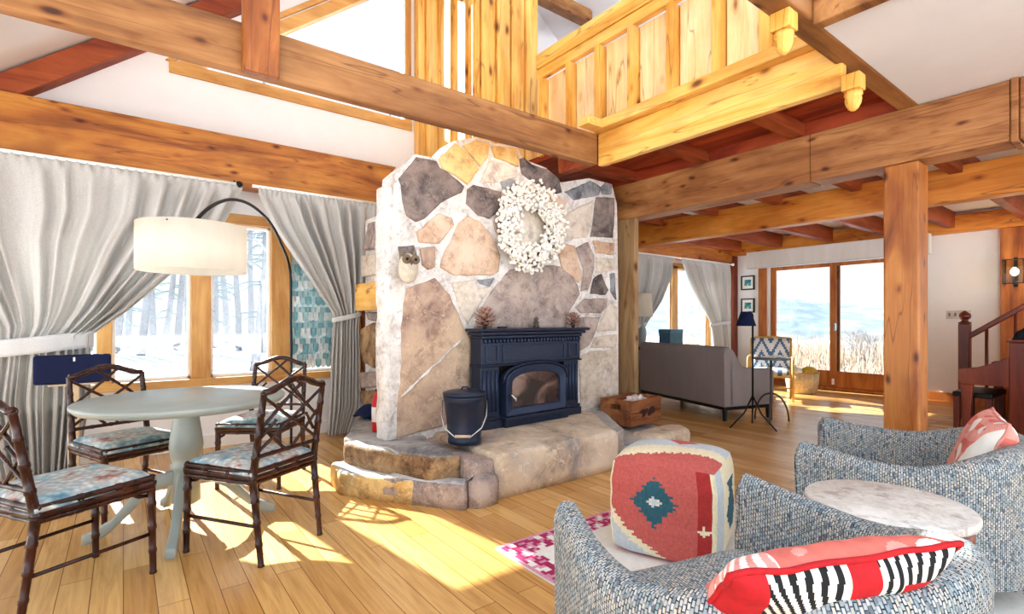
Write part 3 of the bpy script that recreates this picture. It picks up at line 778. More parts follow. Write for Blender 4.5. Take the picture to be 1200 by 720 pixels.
# ------------------------------------------------------------------ things on and around the fireplace
bk = empty('ash_bucket', (1.975, 3.17, .318)); tag(bk, 'black lidded ash bucket standing on the hearth beside the stove', 'bucket')
MB().lathe([(.10, 0), (.122, .0), (.124, .03), (.118, .04), (.15, .30), (.156, .305), (.152, .32), (.158, .33), (.15, .345), (.1, .345)], (0, 0, 0), 32).build('pail', M_['iron'], bk, smooth=True)
ldm = MB().lathe([(.14, .345), (.160, .345), (.160, .362), (.12, .375), (.0, .382)], (0, 0, 0), 32); ldo = ldm.build('lid', M_['iron'], bk, smooth=True)
MB().tube([(-.03, 0, .38), (-.02, 0, .4), (.02, 0, .4), (.03, 0, .38)], .006, 8).build('lid_knob', M_['iron'], ldo, smooth=True)
c_, s_ = math.cos(-.9), math.sin(-.9)
def bh(u, d_, z): return (u * RX + d_ * -FX, u * RY + d_ * -FY, z)
hp = [bh(-.162, .0, .30), bh(-.16, .06, .2), bh(-.13, .13, .13), bh(-.06, .155, .075), bh(.06, .155, .075), bh(.13, .13, .13), bh(.16, .06, .2), bh(.162, 0, .30)]
ho = MB().tube(hp, .0055, 8).build('bail_handle', M_['steel'], bk, smooth=True)
MB().tube([bh(-.055, .155, .075), bh(.055, .155, .075)], .011, 10).build('wooden_grip', plain('pale_wood_grip', (206, 178, 150), .6), ho, smooth=True)

wr = empty('berry_wreath', on_y(619, 267, 3.59)); tag(wr, 'white berry wreath hanging on the chimney stones', 'wreath')
rgm = MB(); ring = [Vector((.27 * math.cos(a), 0, .29 * math.sin(a))) for a in [2 * PI * k / 40 for k in range(40)]]
rgm.tube(ring, .05, 8, closed=True); rgm.build('twig_ring', plain('brown_twigs', (96, 74, 56), .9), wr)
tw = MB(); be = MB()
for i in range(1600):
    a = R.uniform(0, 2 * PI); rad = .275 + R.uniform(-1, 1) * .125 * R.uniform(.5, 1.1); sp = R.uniform(-.03, .07)
    p = Vector((rad * math.cos(a), -.02 - sp - .03 * R.random(), rad * 1.04 * math.sin(a)))
    be.sphere(p, R.uniform(.011, .018), 7, 5)
    if i % 3 == 0:
        q = Vector((.27 * math.cos(a), 0, .29 * math.sin(a))); tw.tube([q, p], [.004, .002], 4, caps=False)
tw.build('twigs', plain('pale_twigs', (170, 150, 128), .9), wr)
bo = be.build('berries', plain('white_berries', (244, 241, 234), .5, 0, .03, 40), wr, smooth=True); bo['kind'] = 'stuff'

def pinecone(loc, s, label, sc=1.0):
    p = empty('pine_cone', loc); tag(p, label, 'pine cone')
    core = MB().lathe([(.01, 0), (.2 * s, .1 * s), (.28 * s, .4 * s), (.2 * s, .9 * s), (.06 * s, 1.25 * s), (.005, 1.3 * s)], (0, 0, 0), 12); core.build('core', plain('cone_core', (54, 34, 28), .9), p, smooth=True)
    m_ = MB(); N = 46
    for i in range(N):
        f = i / N; a = i * 2.39996; rr = (.82 * max(.02, math.sin(PI * (f * .78 + .2))) ** .8 + .14) * s; z = f * 1.32 * s + .05 * s
        M4 = Matrix.Translation((0, 0, z)) @ Matrix.Rotation(a, 4, 'Z') @ Matrix.Rotation(-.12 - .75 * f, 4, 'Y')
        ln = rr; wd = .17 * s * (1.1 - .6 * f)
        m_.add([M4 @ Vector(q) for q in ((0, -.02, 0), (0, .02, 0), (ln * .8, wd, .0), (ln, 0, .05 * s), (ln * .8, -wd, 0), (ln * .7, 0, -.05 * s))], [(0, 5, 4), (0, 1, 2, 5) if False else (1, 2, 5), (0, 1, 5), (2, 3, 5), (3, 4, 5), (0, 4, 3), (0, 3, 1), (1, 3, 2)])
    m_.build('scales', plain('cone_scales', (178, 140, 126), .85, 0, .3, 90), p)
    return p
MZ = .305 + .83
pinecone((2.37, 3.49, MZ), .115, 'large pine cone at the bucket end of the stove mantel')
pinecone((3.42, 3.54, MZ), .095, 'medium pine cone at the crate end of the stove mantel')
og = empty('mantel_ornament', (2.97, 3.55, MZ)); tag(og, 'small dark carved ornament at the middle of the stove mantel', 'ornament')
MB().lathe([(.03, 0), (.032, .012), (.02, .03), (.026, .05), (.012, .062)], (0, 0, 0), 14).build('body', plain('dark_carving', (70, 62, 58), .6), og, smooth=True)
MB().sphere((0, 0, .078), .02, 12, 8).build('head', plain('dark_carving_head', (84, 74, 68), .6), og, smooth=True)
tag(MB().box(2.50, 2.575, 3.46, 3.50, MZ, MZ + .016).build('trinket_tin', M_['black'], bevel=.003), 'thin flat black trinket on the stove mantel beside the large pine cone', 'trinket')
# owl plaque
ow_ = empty('owl_plaque', on_y(477, 312, 3.57)); tag(ow_, 'pale stone owl hung on the chimney beside the curtain', 'ornament')
OM = plain('owl_stone', (206, 196, 178), .8, 0, .1, 30)
MB().sphere((0, -.02, -.02), .1, 16, 12, 0, (.8, .5, 1.15)).build('body', OM, ow_, smooth=True)
ERM = plain('owl_eye_rings', (120, 104, 84), .8)
for s in (-1, 1):
    MB().lathe([(.035, -.004), (.036, .006), (.02, .01)], (s * .036, -.066, .045), 14, 0, Matrix.Rotation(PI / 2, 4, 'X')).build('eye_ring', ERM, ow_, smooth=True)
for s in (-1, 1): MB().sphere((s * .036, -.078, .045), .013, 8, 6).build('eye', M_['black'], ow_, smooth=True)
MB().lathe([(.012, .02), (.008, 0), (.001, -.02)], (0, -.08, .015), 8).build('beak', plain('owl_beak', (92, 78, 62), .7), ow_, smooth=True)
TUF = plain('owl_tufts', (120, 108, 92), .8)
for s in (-1, 1): MB().lathe([(.02, 0), (.012, .03), (.002, .055)], (s * .05, -.02, .075), 8).build('ear_tuft', TUF, ow_, smooth=True)
# extinguisher
ex = empty('fire_extinguisher', (1.65, 3.99, .30)); tag(ex, 'small red fire extinguisher with white label on the flagstone', 'fire extinguisher')
MB().lathe([(.04, 0), (.044, .01), (.044, .25), (.03, .29), (.015, .3), (.015, .32)], (0, 0, 0), 18).build('cylinder_body', plain('extinguisher_red', (206, 30, 36), .3), ex, smooth=True)
MB().lathe([(.0452, .08), (.0455, .08), (.0455, .2), (.0452, .2)], (0, 0, 0), 18).build('paper_label', M_['wht'], ex, smooth=True)
MB().box(-.015, .05, -.012, .012, .32, .345).build('valve_handle', M_['black'], ex, bevel=.004)
fc = MB(); fc.grid(lambda u, v: Vector((1.72 + .2 * u, 4.45 + .3 * v, .315 + .09 * math.sin(PI * u) ** .5 * math.sin(PI * v) ** .5 + .015 * math.sin(9 * u + 5 * v))), 14, 14)
tag(fc.build('folded_cloth', M_['navy'], smooth=True, solid=.01), 'dark navy folded cloth on the flagstone in the alcove', 'cloth')
# crate
cr = empty('wooden_crate', (3.86, 3.19, .182), math.radians(6)); tag(cr, 'old brown wooden crate on the low stone by the pale post', 'crate')
CM = wood('old_crate_wood', (168, 110, 66), (132, 76, 42), (78, 40, 22), 'X', .8); cw, cd, chh = .5, .36, .25
def crb(name, bx): 
    m_ = MB()
    for q in bx: m_.box(*q)
    return m_.build(name, CM, cr, bevel=.004)
crb('front_board', [(0, cw, 0, .018, z, z + .12) for z in (0, .126)]); crb('back_board', [(0, cw, cd - .018, cd, z, z + .12) for z in (0, .126)])
crb('end_board', [(-.02, 0, 0, cd, 0, .15), (-.02, 0, 0, .12, .15, .2), (-.02, 0, .24, cd, .15, .2), (-.02, 0, 0, cd, .2, chh)])
crb('end_board', [(cw, cw + .02, 0, cd, 0, .15), (cw, cw + .02, 0, .12, .15, .2), (cw, cw + .02, .24, cd, .15, .2), (cw, cw + .02, 0, cd, .2, chh)])
crb('bottom_board', [(0, cw, .018, cd - .018, 0, .015)])
lt = MB()    # dark stains on the crate front
for k in range(4):
    cx, cz = .2 + .05 * k, .10 + .03 * (k % 2); rr = R.uniform(.035, .05)
    lt.prism([(cx + rr * R.uniform(.6, 1.3) * math.cos(q * PI / 5), cz + rr * R.uniform(.5, 1.0) * math.sin(q * PI / 5)) for q in range(10)], lambda a_, b_, d_: Vector((a_, d_, b_)), -.0015, .0005)
lt.build('dark_stains', plain('stencil_ink', (52, 30, 24), .9), cr)
pp = MB()
def crum(u, v):
    a = 2 * PI * u; b_ = PI * v; d_ = Vector((math.cos(a) * math.sin(b_), math.sin(a) * math.sin(b_), -math.cos(b_)))
    rr = .1 + .045 * noise.noise(d_ * 3.5) + .03 * noise.noise(d_ * 8)
    return Vector((4.2, 3.43, .33)) + Vector((d_.x * rr * 1.5, d_.y * rr, d_.z * rr))
pp.grid(crum, 22, 14)
tag(pp.build('crumpled_paper', plain('crumpled_paper_white', (232, 222, 220), .8)), 'crumpled white paper filling the wooden crate', 'paper')

# ------------------------------------------------------------------ curtains
def pl_interp(pts, z):
    if z >= pts[0][0]: return pts[0][1]
    for (z0, x0), (z1, x1) in zip(pts, pts[1:]):
        if z >= z1:
            f = (z0 - z) / (z0 - z1); return x0 + (x1 - x0) * f
    return pts[-1][1]
def curtain(name, label, left, right, zt, zb, ztie, Y, nf, seed, tie_h=.11, amp=.045):
    rr = random.Random(seed); ph = [rr.uniform(-.5, .5) for _ in range(12)]
    t_ = empty(name, (0, 0, 0))
    fr_ = [rr.uniform(.6, 1.4) for _ in range(nf + 2)]
    off = rr.uniform(0, 50)
    def fold(u, z):
        w_ = u * nf + .9 * noise.noise(Vector((u * nf * .45, off, 0)))
        a = amp * (.35 + 1.5 * abs(noise.noise(Vector((u * nf * .55, off + 9, z * .25)))) * 1.6)
        a = min(a, amp * 1.5)
        if abs(z - ztie) < .3: a *= .6 + .4 * abs(z - ztie) / .3
        if z > zt - .05: return .012 * math.sin(2 * PI * u * nf * 3)
        g = max(0, min(1, (zt - .05 - z) / .12)); a *= .35 + .65 * g
        s = math.sin(2 * PI * w_)
        sh = (s if s > 0 else -(abs(s) ** .5) * .8)
        return a * sh + .3 * a * math.sin(2 * PI * w_ * 2.3 + off) + .014 * noise.noise(Vector((u * 9, z * 2.3, seed)))
    m_ = MB(); nv = 64; nu = nf * 12
    def fn(u, v):
        z = zt + (zb - zt) * v; a = pl_interp(left, z); c = pl_interp(right, z)
        return Vector((a + (c - a) * u, Y - fold(u, z), z))
    m_.grid(fn, nu, nv); o = m_.build('drape', M_['linen'], t_, smooth=True, solid=.004, recalc=False)
    if tie_h:
        a, c = pl_interp(left, ztie), pl_interp(right, ztie); b_ = MB(); N = 40
        def tb(u, v):
            an = 2 * PI * u; cx = (a + c) / 2; hw = (c - a) / 2 + .012
            return Vector((cx + hw * math.cos(an), Y + (amp + .02) * math.sin(an), ztie - tie_h / 2 + tie_h * v + .035 * (math.cos(an)) * (1 if seed % 2 else -1)))
        b_.grid(tb, N, 4, wrapu=True); b_.build('tieback', M_['linenband'], t_, smooth=True, solid=.008, recalc=False)
    return tag(t_, label, 'curtain')
CY = 5.27
def edge(pts, Y=CY): 
    q = [on_y(a, c, Y) for a, c in pts]; return [(p.z, p.x) for p in q]
eR = edge([(284, 224), (262, 265), (235, 290), (200, 322), (150, 364), (108, 392), (106, 412)])
eR += [(.6, eR[-1][1] + .0), (.02, eR[-1][1] - .08)]
eL = [(2.46, -1.55), (1.8, -1.25), (1.15, -.80), (.95, -.78), (.6, -.82), (.02, -.72)]
curtain('curtain', 'wide linen curtain swept back beside the navy speaker', eL, eR, 2.45, .02, 1.02, CY, 13, 3, .13, .05)
eL = edge([(303, 228), (320, 262), (345, 300), (370, 337), (391, 368), (391, 380)]); eL += [(.02, eL[-1][1] - .06)]
eR = edge([(447, 242), (441, 300), (431, 345), (422, 372), (421, 384)]); eR += [(.31, eR[-1][1] + .02), (.02, eR[-1][1] - .1)]
curtain('curtain', 'linen curtain tied back between window and stone chimney', eL, eR, 2.46, .03, 1.24, CY, 9, 5, .05, .045)
CY2 = 5.3
eL = [(2.3, 6.0), (.7, 6.0)]; eR = edge([(792, 292), (787, 325), (775, 352), (758, 378), (752, 390)], CY2); eR += [(.02, eR[-1][1] + .1)]
eL = [(2.3, 6.35), (1.3, 6.35), (1.1, 6.4), (.02, 6.35)]
curtain('curtain', 'sitting room curtain beside the tall white lamp', eL, eR, 2.28, .02, 1.12, CY2, 8, 7, .06, .04)
eL = edge([(795, 294), (808, 330), (822, 358), (833, 378), (834, 386)], CY2); eL += [(.02, eL[-1][1] + .2)]
eR = [(2.3, 9.28), (1.3, 9.3), (1.15, 9.28), (.02, 9.35)]
curtain('curtain', 'sitting room curtain tied back in the corner by the pictures', eL, eR, 2.28, .02, 1.15, CY2, 8, 9, .06, .04)
def rod(x0, x1, z, Y, label, ends):
    r_ = empty('curtain_rod', ((x0 + x1) / 2, Y, z)); hw = (x1 - x0) / 2
    MB().tube([(-hw, 0, 0), (hw, 0, 0)], .014, 10).build('pole', M_['wht'], r_, smooth=True)
    for s in ends:
        MB().sphere((s * (hw + .02), 0, 0), .03, 12, 8).build('finial', M_['black'] if Y < 5.28 else M_['wht'], r_, smooth=True)
        MB().box(s * (hw - .02) - .008, s * (hw - .02) + .008, 0, 5.4 - Y + .0, -.01, .03).build('bracket', M_['black'], r_)
    return tag(r_, label, 'curtain rod')
rod(-1.6, .83, 2.455, CY, 'white curtain rod above the wide linen curtain', (1,))
rod(.96, 2.2, 2.46, CY, 'white curtain rod ending at the stone chimney', (1,))
rod(6.3, 9.36, 2.285, CY2, 'white curtain rod over the sitting room window', (1,))

# ------------------------------------------------------------------ dining table
tb = empty('dining_table', (.29, 3.5, 0)); tag(tb, 'round grey-green painted pedestal dining table', 'table')
MB().lathe([(.01, .715), (.485, .715), (.50, .718), (.512, .73), (.522, .742), (.522, .752), (.515, .758), (.01, .758)], (0, 0, 0), 64).build('tabletop', M_['greypaint'], tb, smooth=True, bevel=0)
MB().lathe([(.2, .715), (.2, .69), (.07, .69), (.066, .66), (.068, .62), (.08, .54), (.086, .48), (.08, .42), (.068, .385), (.078, .375), (.078, .355), (.064, .345), (.068, .30), (.072, .16), (.05, .145), (.01, .14)][::-1], (0, 0, 0), 32).build('pedestal', M_['greypaint'], tb, smooth=True)
for deg in (178, 257, 352, 100):
    a = math.radians(deg); m_ = MB(); prof = [(.06, .30, .036), (.13, .285, .036), (.2, .24, .034), (.27, .165, .032), (.34, .09, .03), (.40, .05, .028), (.445, .04, .028), (.465, .034, .022)]
    rows = []
    for x, z, hw in prof:
        th = .062 if x < .3 else (.046 if x < .42 else .034)
        for (u, w_) in ((-.022, th * .9), (.022, th * .9), (.026, 0), (.022, -th * .6), (-.022, -th * .6), (-.026, 0)):
            rows.append(Vector((x * math.cos(a) - u * math.sin(a), x * math.sin(a) + u * math.cos(a), max(.002, z + w_ * .8 if x < .4 else z + w_))))
    n = 6; P = len(prof); fs = []
    for i in range(P - 1):
        for k in range(n): fs.append((i * n + k, i * n + (k + 1) % n, (i + 1) * n + (k + 1) % n, (i + 1) * n + k))
    fs += [tuple(range(n)), tuple((P - 1) * n + k for k in range(n))]
    m_.add(rows, fs); m_.build('leg', M_['greypaint'], tb, smooth=True, bevel=.006)

# ------------------------------------------------------------------ dining chairs (local +X is the way the chair faces)
def bamboo(mb, p0, p1, r, step=.105, r1=None):
    p0, p1 = Vector(p0), Vector(p1); L = (p1 - p0).length; r1 = r1 or r
    k = max(2, round(L / step)); pts = []; rs = []
    for i in range(k + 1):
        f = i / k; rr = r + (r1 - r) * f
        for df, m_ in ((-.09, 1.0), (-.035, 1.22), (0, 1.08), (.035, 1.22), (.09, 1.0)):
            g = f + df / k * 1.2
            if 0 <= g <= 1: pts.append(p0.lerp(p1, g)); rs.append(rr * m_)
    mb.tube(pts, rs, 10)
def make_chair():
    t_ = empty('dining_chair'); D = M_['darkchair']
    zs = .44
    for s in (-1, 1):
        m_ = MB(); bamboo(m_, (.215, s * .215, zs), (.222, s * .22, 0), .019, .12, .014); m_.build('leg', D, t_, smooth=True)
        m_ = MB(); bamboo(m_, (-.272, s * .2, 0), (-.222, s * .205, zs - .02), .014, .12, .019); bamboo(m_, (-.222, s * .205, zs - .02), (-.292, s * .2, .85), .019, .1, .015)
        m_.build('leg', D, t_, smooth=True)['label'] = 'rear leg running up into the back post'
        m_ = MB(); m_.tube([(-.245, s * .2, .19), (.217, s * .217, .19)], .009, 8); m_.build('stretcher', D, t_, smooth=True)
        m_ = MB(); m_.tube([(.207, s * .2, .37), (.17, s * .2, .375), (.14, s * .203, .395), (.12, s * .205, .42)], .009, 8); m_.build('corner_bracket', D, t_, smooth=True)
    m_ = MB()
    for z, r_ in ((.455, .014), (.428, .018), (.402, .012)):
        bamboo(m_, (-.225, -.21, z), (.22, -.22, z), r_, .15); bamboo(m_, (-.225, .21, z), (.22, .22, z), r_, .15); bamboo(m_, (.22, -.22, z), (.22, .22, z), r_, .15); bamboo(m_, (-.225, -.21, z), (-.225, .21, z), r_, .15)
    m_.build('seat_frame', D, t_, smooth=True)
    m_ = MB()
    def cu(u, v):
        x = -.235 + .47 * u; y = -.225 + .45 * v
        e = (1 - abs(2 * u - 1) ** 6) * (1 - abs(2 * v - 1) ** 6)
        return Vector((x, y, .455 + .045 * max(0, e) ** .6))
    m_.grid(cu, 20, 20); m_.box(-.235, .235, -.225, .225, .44, .457); m_.build('seat_cushion', M_['seat'], t_, smooth=True)
    m_ = MB(); pts = []
    def bx(z): return -.222 - .07 * (z - .42) / .43
    for k in range(15):
        y = -.2 + .4 * k / 14; hump = .05 * (max(0, math.cos(y / .2 * PI / 2 * 1.15)) ** 1.4)
        z = .85 + hump; pts.append((bx(z), y, z))
    m_.tube(pts, [.0165 if k % 3 else .0195 for k in range(15)], 10); m_.build('top_rail', D, t_, smooth=True)
    m_ = MB(); bamboo(m_, (bx(.53), -.2, .53), (bx(.53), .2, .53), .011, .1); m_.build('lower_rail', D, t_, smooth=True)
    m_ = MB()
    for (a, c) in (((-.2, .83), (.2, .55)), ((.2, .83), (-.2, .55)), ((-.06, .885), (.2, .665)), ((.06, .885), (-.2, .665)), ((-.2, .70), (-.03, .54)), ((.2, .70), (.03, .54)), ((-.19, .60), (-.1, .7)), ((.19, .60), (.1, .7))):
        bamboo(m_, (bx(a[1]) + .002 * len(m_.f) / 100, a[0], a[1]), (bx(c[1]), c[0], c[1]), .0085, .11)
    m_.build('back_lattice', D, t_, smooth=True)
    return t_
ch0 = make_chair()
GR = 'dining chairs around the grey table'
ch0.location = (-.19, 3.045, 0); ch0.rotation_euler = (0, 0, math.radians(30.7))
tag(ch0, 'dark bamboo dining chair facing the hearth, its back cut off by the picture edge', 'chair', GR)
for loc, deg, lab in (((.03, 3.99), -67, 'dark bamboo dining chair in front of the navy speaker'), ((.84, 4.215), -127, 'dark bamboo dining chair between table and tied curtain'), ((.563, 3.06), 121.5, 'dark bamboo dining chair with its lattice back to the hearth, in the sun')):
    c = dup(ch0, (*loc, 0), math.radians(deg)); tag(c, lab, 'chair', GR)
tag(ch0, 'dark bamboo dining chair with only its seat and one back post in view', 'chair', GR)

# speaker on stand behind the table
sp = empty('box_speaker', (-.295, 5.02, .735)); tag(sp, 'navy box speaker standing before the gathered curtain', 'speaker')
MB().box(-.22, .22, -.06, .06, 0, .21).build('cabinet', M_['navy'], sp, bevel=.02, seg=3)
MB().box(.0, .012, -.064, -.06, .165, .195).build('badge', M_['wht'], sp)
sd = empty('speaker_stand', (-.295, 5.02, 0)); tag(sd, 'pale stand holding up the navy speaker', 'stand')
SM = plain('beige_stand', (206, 188, 160), .6)
MB().box(-.14, .14, -.05, .05, .72, .734).build('top_plate', SM, sd, bevel=.004)
MB().box(.0 - .035, .035, -.02, .02, .03, .72).build('column', SM, sd, bevel=.008)
MB().lathe([(.15, 0), (.15, .018), (.05, .035)], (0, 0, 0), 24).build('base', SM, sd, smooth=True)

# arc lamp
al = empty('arc_floor_lamp', (1.24, 5.02, 0)); tag(al, 'arc floor lamp reaching a white drum shade over the dining table', 'lamp')
bp = Vector((1.24, 5.02)); sp2 = Vector((.33, 3.56))
def arc_pt(px, py):
    a, b_ = ray(px); dv = bp - sp2
    # intersect the ray with the vertical plane through base and shade
    k = (sp2.x * dv.y - sp2.y * dv.x) / (a * dv.y - b_ * dv.x)
    return Vector((a * k - 1.24, b_ * k - 5.02, CAMH - k * (py - 376) / 600.0))
ap = [arc_pt(x, y) for x, y in ((226, 263), (232, 256), (242, 246), (255, 238), (270, 234), (287, 237), (303, 247), (318, 263), (330, 287), (340, 318))]
rt = [Vector((0, 0, .03)), Vector((0, 0, .5)), Vector((0, 0, 1.0)), Vector((-.006, -.008, 1.18))]
cp = rt + ap[::-1]; sm_pts = []
for i in range(len(cp) - 1):
    p0, p1, p2, p3 = cp[max(0, i - 1)], cp[i], cp[i + 1], cp[min(len(cp) - 1, i + 2)]
    for k in range(5):
        f = k / 5; sm_pts.append(.5 * ((2 * p1) + (p2 - p0) * f + (2 * p0 - 5 * p1 + 4 * p2 - p3) * f * f + (3 * p1 - p0 - 3 * p2 + p3) * f ** 3))
sm_pts.append(cp[-1])
MB().tube(sm_pts, .0115, 10).build('arc_pole', M_['black'], al, smooth=True)
MB().lathe([(.16, 0), (.16, .025), (.05, .035), (.02, .05)], (0, 0, 0), 28).build('base', M_['black'], al, smooth=True)
shc = Vector((.33 - 1.24, 3.56 - 5.02, 1.625))
MB().lathe([(.280, -.135), (.284, -.135), (.284, .135), (.280, .135)], shc, 48).build('lamp_shade', M_['shade'], al, smooth=False)
md = al.children[-1].data
# open ends: drop the two cap polygons of the drum
bm = bmesh.new(); bm.from_mesh(md); bmesh.ops.delete(bm, geom=[f for f in bm.faces if len(f.verts) > 4], context='FACES'); bm.to_mesh(md); bm.free()
for p in md.polygons: p.use_smooth = True
hb = MB(); 
for k in range(3): hb.tube([shc + Vector((0, 0, .12)), shc + Vector((.29 * math.cos(k * 2.094), .29 * math.sin(k * 2.094), .12))], .004, 6)
hb.tube([ap[0], shc + Vector((0, 0, -.02))], .012, 8); hb.build('shade_fitter', M_['black'], al, smooth=True)
MB().sphere(shc + Vector((0, 0, -.06)), .035, 12, 10).build('bulb', M_['wht'], al, smooth=True)

# ------------------------------------------------------------------ rug, pouf
rgx0, rgx1, rgy0, rgy1 = 1.55, 3.25, -.35, 2.19
RM = [plain('rug_ivory', (232, 230, 224), .95, 0, .04, 40), plain('rug_magenta', (170, 36, 92), .95, 0, .1, 60), plain('rug_rose', (214, 150, 176), .95, 0, .1, 60)]
cell = .02
def rugm(u, v):
    x = u * (rgx1 - rgx0); y = v * (rgy1 - rgy0); e = min(x, rgx1 - rgx0 - x, y, rgy1 - rgy0 - y)
    if e < .015: return 2
    if e < .15:
        i = int(x / cell); j = int(y / cell)
        n = noise.noise(Vector((i * .37, j * .37, 2))); k = (i * 3 + j * 2) % 7
        return 1 if (n > -.05 and k != 0) else (2 if n > -.2 else 0)
    return 0
rm = MB(); rm.grid(lambda u, v: Vector((rgx0 + (rgx1 - rgx0) * u, rgy0 + (rgy1 - rgy0) * v, .011 + .0015 * noise.noise(Vector((u * 30, v * 30, 0))))), 85, 127, rugm)
rm.box(rgx0, rgx1, rgy0, rgy1, .001, .0085, 0)
tag(rm.build('rug', RM), 'ivory rug with magenta patterned border under the armchairs', 'rug')

pf = empty('kilim_pouf', (2.345, 1.66, .012), math.radians(202)); tag(pf, 'square red kilim pouf with teal diamond on the rug', 'pouf')
PMs = [plain('kilim_red', (190, 92, 86), .95, 0, .1, 70), plain('kilim_cream', (228, 218, 186), .95, 0, .06, 70), plain('kilim_teal', (44, 92, 106), .95, 0, .1, 70), plain('kilim_grey', (188, 198, 204), .95, 0, .06, 70), plain('kilim_deep_red', (164, 46, 44), .95, 0, .1, 70), plain('kilim_maroon', (90, 34, 40), .95)]
hs = .285; PH = .50
def stepdia(u, v, s, n):   # stepped diamond in cells of size s
    return abs(round(u / s)) + abs(round(v / (s * .62))) * .62 <= n
def puffpt(x, y, z):
    """cube surface coordinates in -1..1 -> soft swollen pouf"""
    k = 4.2; L = (abs(x) ** k + abs(y) ** k + abs(z) ** k) ** (1 / k)
    p = Vector((x, y, z)) / L
    p = p.lerp(Vector((x, y, z)), .35)
    bx_ = hs * p.x; by_ = hs * p.y; bz = PH / 2 * p.z
    wr_ = .006 * math.sin(bz * 60 + 3 * bx_) * max(0, p.x) + .012 * noise.noise(Vector((bx_ * 7, by_ * 7, bz * 7)))
    bz += .035 * max(0, z) * (1 - min(1, x * x)) * (1 - min(1, y * y)) ** .5
    return Vector((bx_ * (1 + wr_), by_ * (1 + wr_), max(.0, bz + PH / 2 - .004 + wr_ * .5)))
def kil_front(a, b_):     # a: -1..1 across (towards the room on +), b_: up
    if stepdia(a + .1, b_ - .2, .055, 2.2): return 3 if (abs(a + .1) < .035 or abs(b_ - .2) < .03) else 1
    if (abs(a + .1) + .8 * abs(b_ - .2)) < .38 + .05 * ((int((b_ + 3) * 16)) % 2): return 2
    zg = .06 * ((b_ * 8) % 1)
    if a > .62:
        if stepdia(a - .77, b_ + .22, .05, 2.0): return 1
        return 4 if a < .93 else 1
    if a + 1.15 * b_ < -1.25 - zg * 2: return 3
    if a + 1.15 * b_ < -1.0 - zg * 2: return 1
    return 0
def kil_top(a, b_):
    zg = .07 * ((a * 7) % 1)
    q = b_ - .25 * a
    if q > -.62 + zg:
        if abs(a - .1) + abs(b_ - .3) < .3: return 0
        return 1 if q < -.2 + zg else 3
    return 0
def kil_side(a, b_):
    if abs(b_ - .1) < .5 and abs(a) + .8 * abs(((b_ + .35) % .7) - .35) < .42 + .05 * (int((b_ + 3) * 14) % 2): return 2
    return 1 if abs(a) < .62 else 3
m_ = MB(); N = 44
faces = [(lambda u, v: (1, 2 * u - 1, 2 * v - 1), lambda u, v: kil_front(2 * u - 1, 2 * v - 1)),
         (lambda u, v: (-1, 2 * u - 1, 2 * v - 1), lambda u, v: kil_front(2 * u - 1, 2 * v - 1)),
         (lambda u, v: (2 * u - 1, 1, 2 * v - 1), lambda u, v: kil_side(2 * u - 1, 2 * v - 1)),
         (lambda u, v: (2 * u - 1, -1, 2 * v - 1), lambda u, v: kil_side(2 * u - 1, 2 * v - 1)),
         (lambda u, v: (2 * u - 1, 2 * v - 1, 1), lambda u, v: kil_top(2 * v - 1, 1 - 2 * u)),
         (lambda u, v: (2 * u - 1, 2 * v - 1, -1), lambda u, v: 0)]
for f, mf in faces: m_.grid(lambda u, v: puffpt(*f(u, v)), N, N, mf)
po = m_.build('body', PMs, pf, smooth=True)
for yy in (.985, -.985):
    MB().tube([puffpt(.985, yy, -1 + 2 * k / 20) for k in range(21)], .0055, 6).build('seam_piping', PMs[1], pf, smooth=True)

